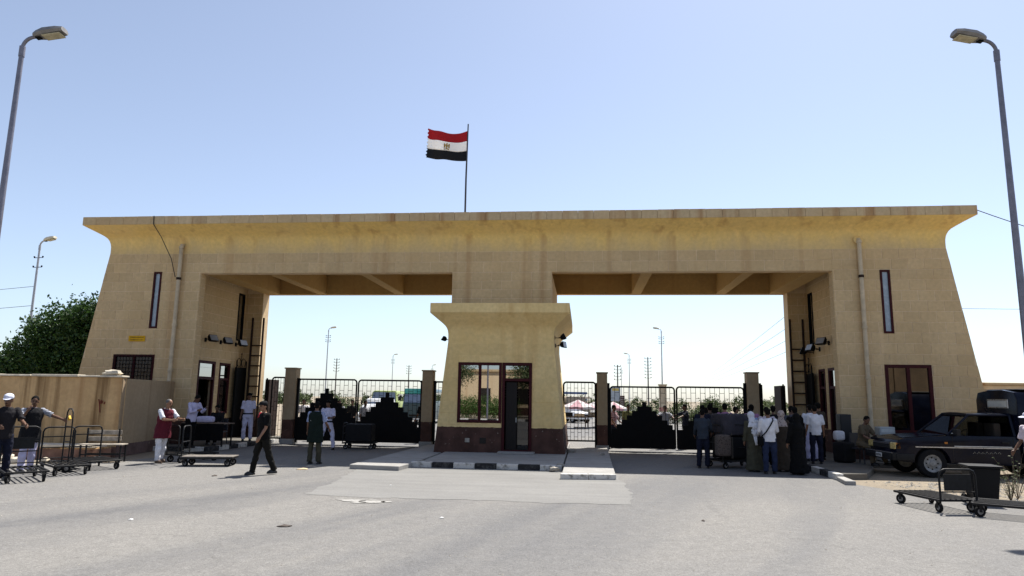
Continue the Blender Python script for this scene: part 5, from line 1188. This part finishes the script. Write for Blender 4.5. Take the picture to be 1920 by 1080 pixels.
def van(name, label, loc, rz, Lh, Wd, H, paint, band, hood=.0, cat='minibus'):
    """front faces -Y: lofted shell, windscreen, side panes, lights, wheels"""
    t = thing(name, label, cat, loc, rad(rz)); z0 = .32; w = Wd/2
    def sec(y, k, zt, zb_=z0): return [V((sx*w*k*f, y, z)) for sx, f, z in ((-1,1,zb_),(-1,1.0,zb_+(zt-zb_)*.45),(-1,.97,zb_+(zt-zb_)*.55),(-1,.88,zt-.12),(-1,.75,zt),(1,.75,zt),(1,.88,zt-.12),(1,.97,zb_+(zt-zb_)*.55),(1,1.0,zb_+(zt-zb_)*.45),(1,1,zb_))]
    mb = MB(); hz = z0+(H-z0)*.48
    if hood: mb.loft([sec(0,.93,hz-.08), sec(.1,1,hz), sec(hood,1,hz+.08)]); mb.build('hood', paint, t, bev=.02, smooth=35)
    y0 = hood
    mb = MB(); mb.loft([sec(y0,.95,hz+.1 if not hood else hz+.06), sec(y0+.06,1,hz+.14), sec(y0+.42,1,H-.03), sec(y0+.6,1,H), sec(Lh,1,H)]); mb.build('body', paint, t, bev=.02, smooth=35)
    a, b = V((0,y0+.045,hz+.14)), V((0,y0+.40,H-.14)); m = MB(); q = [a+V((-w*.88,0,0)), a+V((w*.88,0,0)), b+V((w*.78,0,0)), b+V((-w*.78,0,0))]; n = V((0,-.03,.01)); m.loft([q, [p+n for p in q]]); m.build('windscreen', GLASS, t)
    if band: MB().box(-w*.86,w*.86,y0+.18,y0+.46,H-.34,H-.01,RX(0)).build('front_band', band, t, bev=.02)
    k = 0; y = y0+.7
    while y < Lh-.5:
        for s in (-1, 1): MB().box(s*w*.94-.02,s*w*.94+.02,y,y+.75,hz+.2,H-.25).build('side_window', GLASS, t)
        y += .85
    for s in (-1, 1):
        MB().box(s*w*.78-.14,s*w*.78+.14,-.03 if not hood else -.02,.06,z0+.22,z0+.4).build('headlight', M('clear_headlight', (.55,.55,.52), .2), t, bev=.02)
        wheel(t, 0, 0, .33, .2, 1) if False else None
        for yy in ((.75 if not hood else .6), Lh-.8):
            X = T(s*(w-.12), yy, .33) @ RY(s*math.pi/2); ty = MB().lathe([(.2,-.1),(.31,-.1),(.33,-.07),(.33,.07),(.31,.1),(.2,.1)], 20, X, ring=True).build('tyre', RUBBER, t, smooth=35); MB().lathe([(.2,-.05),(.2,.085),(.1,.06),(.01,.08)], 16, X).build('rim', RIMM, ty, smooth=35)
        MB().box(s*(w+.12)-.06,s*(w+.12)+.06,y0+.1,y0+.18,hz+.3,hz+.6).build('wing_mirror', PLASB, t, bev=.01)
    MB().box(-w*.98,w*.98,-.09,.02,z0-.02,z0+.18).build('bumper', PLASB if not hood else WHITE, t, bev=.03); MB().box(-w*.5,w*.5,-.02,.0,z0+.24,z0+.36).build('grille', DARKIN, t)
    MB().box(-.25,.25,-.1,-.091,z0+.02,z0+.12).build('number_plate', WHITE, t)
    return t
TEAL = M('teal_bus_paint', (.02,.28,.27), .3, 0, .1, 4, coat=.3); WHP = M('white_bus_paint', (.70,.70,.69), .35, 0, .08, 4, coat=.2); YGN = M('green_yellow_paint', (.32,.38,.12), .4, 0, .15, 4)
van('minibus', 'dark minibus with teal front band facing the left gate beside the booth', (-8.55,24.0,0), 4, 6.5, 2.2, 2.45, M('dark_bus_paint', (.03,.06,.07), .35, 0, .1, 4), TEAL)
van('minibus', 'pale green and yellow bus parked behind the white vehicles', (-13.0,31,0), 6, 6.5, 2.2, 2.35, YGN, None)
van('white_van', 'white van with hood in front of the pale green bus', (-11.9,24.6,0), 5, 4.4, 1.75, 1.72, WHP, None, .9, 'van')
van('white_car', 'small white car nearest behind the left gate leaves', (-11.0,20.2,0), 0, 3.8, 1.6, 1.36, WHP, None, 1.0, 'car')
van('white_van', 'white van half hidden between booth and left gate post', (-4.0,26,0), 0, 4.6, 1.8, 1.95, WHP, None, 0, 'van')
van('white_car', 'white car parked behind the parasols', (2.9,33,0), 40, 4.0, 1.65, 1.4, WHP, None, 1.0, 'car')
def truck(label, loc, rz, cabm, cargo):
    t = thing('old_truck', label, 'truck', loc, rad(rz))
    MB().box(-1.0,1.0,0,1.7,.6,2.1).build('cab', cabm, t, bev=.08, smooth=40); MB().box(-.85,.85,-.02,.0,1.35,1.95).build('windscreen', GLASS, t)
    MB().box(-1.1,1.1,1.8,6.0,.85,1.0).build('flat_bed', WOODB, t)
    for k in range(4):
        for s in (-1, 1): MB().box(s*1.08-.03,s*1.08+.03,1.85+k*1.02,2.8+k*1.02,1.0,1.55).build('side_board', cargo, t)
    bm = MB(); bm.box(-.95,.95,1.95,5.8,1.0,2.15); bm.build('cargo_load', cargo, t, bev=.2, smooth=60)
    for s in (-1, 1):
        for y in (.8, 4.6):
            X = T(s*.92,y,.45) @ RY(s*math.pi/2); ty = MB().lathe([(.26,-.12),(.42,-.12),(.45,-.08),(.45,.08),(.42,.12),(.26,.12)], 18, X, ring=True).build('tyre', RUBBER, t, smooth=35); MB().lathe([(.26,-.05),(.26,.1),(.01,.07)], 14, X).build('rim', RIMM, ty, smooth=35)
        MB().box(s*.7-.12,s*.7+.12,-.03,.01,.75,.92).build('headlight', LENS, t)
    MB().box(-1.0,1.0,-.1,0,.5,.68).build('bumper', STEELB, t)
truck('old loaded flatbed truck seen through the wicket right of the booth', (3.2,38,0), 75, M('dull_truck_paint', (.22,.18,.14), .6), M('sack_cloth', (.24,.19,.13), .9, 0, .3, 3, .5, 8))
def parasol(label, loc, r, h, c1, c2):
    t = thing('market_parasol', label, 'parasol', loc, RND.random(), 'market parasols'); MB().tube([(0,0,0),(0,0,h)], .025, 8).build('pole', WHITE, t)
    for k in range(8):
        a0, a1 = k*math.pi/4, (k+1)*math.pi/4; m = MB(); top = V((0,0,h)); p0, p1 = V((r*math.cos(a0), r*math.sin(a0), h-.5)), V((r*math.cos(a1), r*math.sin(a1), h-.5)); mid = (p0+p1)/2+V((0,0,.05))
        m.add([top,p0,mid,p1,p0-V((0,0,.14)),mid-V((0,0,.16)),p1-V((0,0,.14))], [(0,1,2),(0,2,3),(1,4,5,2),(2,5,6,3)]); m.build('canopy_panel', c1 if k % 2 else c2, t)
    MB().box(-.25,.25,-.25,.25,0,.08).build('base', ROCKM, t)
PK = cloth('pink_canopy', (.42,.25,.27)); PW = cloth('white_canopy', (.5,.46,.45))
parasol('pink market parasol seen through the wicket right of the booth', (2.45,23.0,0), 1.2, 1.85, PK, PW); parasol('white market parasol beside the pink one', (3.75,24.5,0), 1.25, 1.8, PW, PW); parasol('pale pink parasol behind the wicket gate post', (4.9,27,0), 1.1, 1.75, PK, PW)
def stall(label, loc, m):
    t = thing('market_stall', label, 'stall', loc); MB().box(-.8,.8,-.35,.35,.7,.78).build('table_top', WOODB, t)
    for x in (-.72,.72):
        for y in (-.28,.28): MB().box(x-.03,x+.03,y-.03,y+.03,0,.7).build('leg', WOODB, t)
    MB().box(-.7,-.1,-.3,.3,.78,1.02).build('goods_box', m, t, bev=.03); MB().box(.0,.65,-.3,.25,.78,.95).build('goods_box', LIT, t, bev=.03)
stall('market stall table under the pink parasol', (2.2,22.6,0), LUG); stall('market stall table under the white parasol', (3.8,24.2,0), WOODG)
t = thing('canopy_frame', 'blue steel canopy frame beyond the wicket right of the booth', 'canopy', (1.2,48,0))
for x in (-1.8,1.8):
    for y in (-1,1): MB().tube([(x,y,0),(x,y,2.4)], .05, 8).build('post', M('blue_steel', (.08,.13,.28), .5), t)
MB().box(-2,2,-1.2,1.2,2.4,2.6).build('roof_sheet', M('blue_steel', (.08,.13,.28)), t)
t = thing('billboard', 'pale grey billboard on posts over the right gate', 'billboard', (5.75,41.5,0))
MB().box(-.45,.45,-.04,.04,1.75,3.0).build('panel', M('pale_board', (.42,.46,.50), .5), t, bev=.01); MB().box(-.3,.3,-.046,-.041,2.7,2.92).build('panel_patch', M('board_yellow', (.6,.45,.12), .5), t)
for x in (-.35,.35): MB().tube([(x,.02,0),(x,.02,1.75)], .04, 8).build('post', RUST, t)
t = thing('notice_sign', 'narrow brown notice sign with white marks over the right gate', 'sign', (6.2,38.5,0))
MB().box(-.2,.2,-.03,.03,1.0,2.25).build('panel', M('brown_board', (.09,.045,.035), .5), t, bev=.01); MB().tube([(0,.03,0),(0,.03,1.0)], .04, 8).build('post', RUST, t)
mb = MB()
for k in range(7):
    z = 1.12+k*.155; x = -.15
    while x < .12: w = RND.uniform(.03,.08); mb.tube([(x,-.034,z+.05),(x+w*.5,-.034,z),(x+w,-.034,z+.03)], .012, 4); x += w+.03
mb.build('sign_marks', WHITE, t)
t = thing('cream_pillar', 'cream painted pillar standing beyond the right gate', 'pillar', (9.05,33,0))
MB().box(-.28,.28,-.28,.28,0,3.05).build('shaft', M('cream_paint', (.50,.42,.30), .8, 0, .2, 3, .2), t, bev=.02); MB().box(-.33,.33,-.33,.33,3.05,3.15).build('cap', M('cream_paint', (.5,.42,.3)), t, bev=.015); MB().box(-.285,.285,-.285,.285,1.05,1.35).build('pink_band', M('pink_paint', (.45,.22,.18), .8), t)
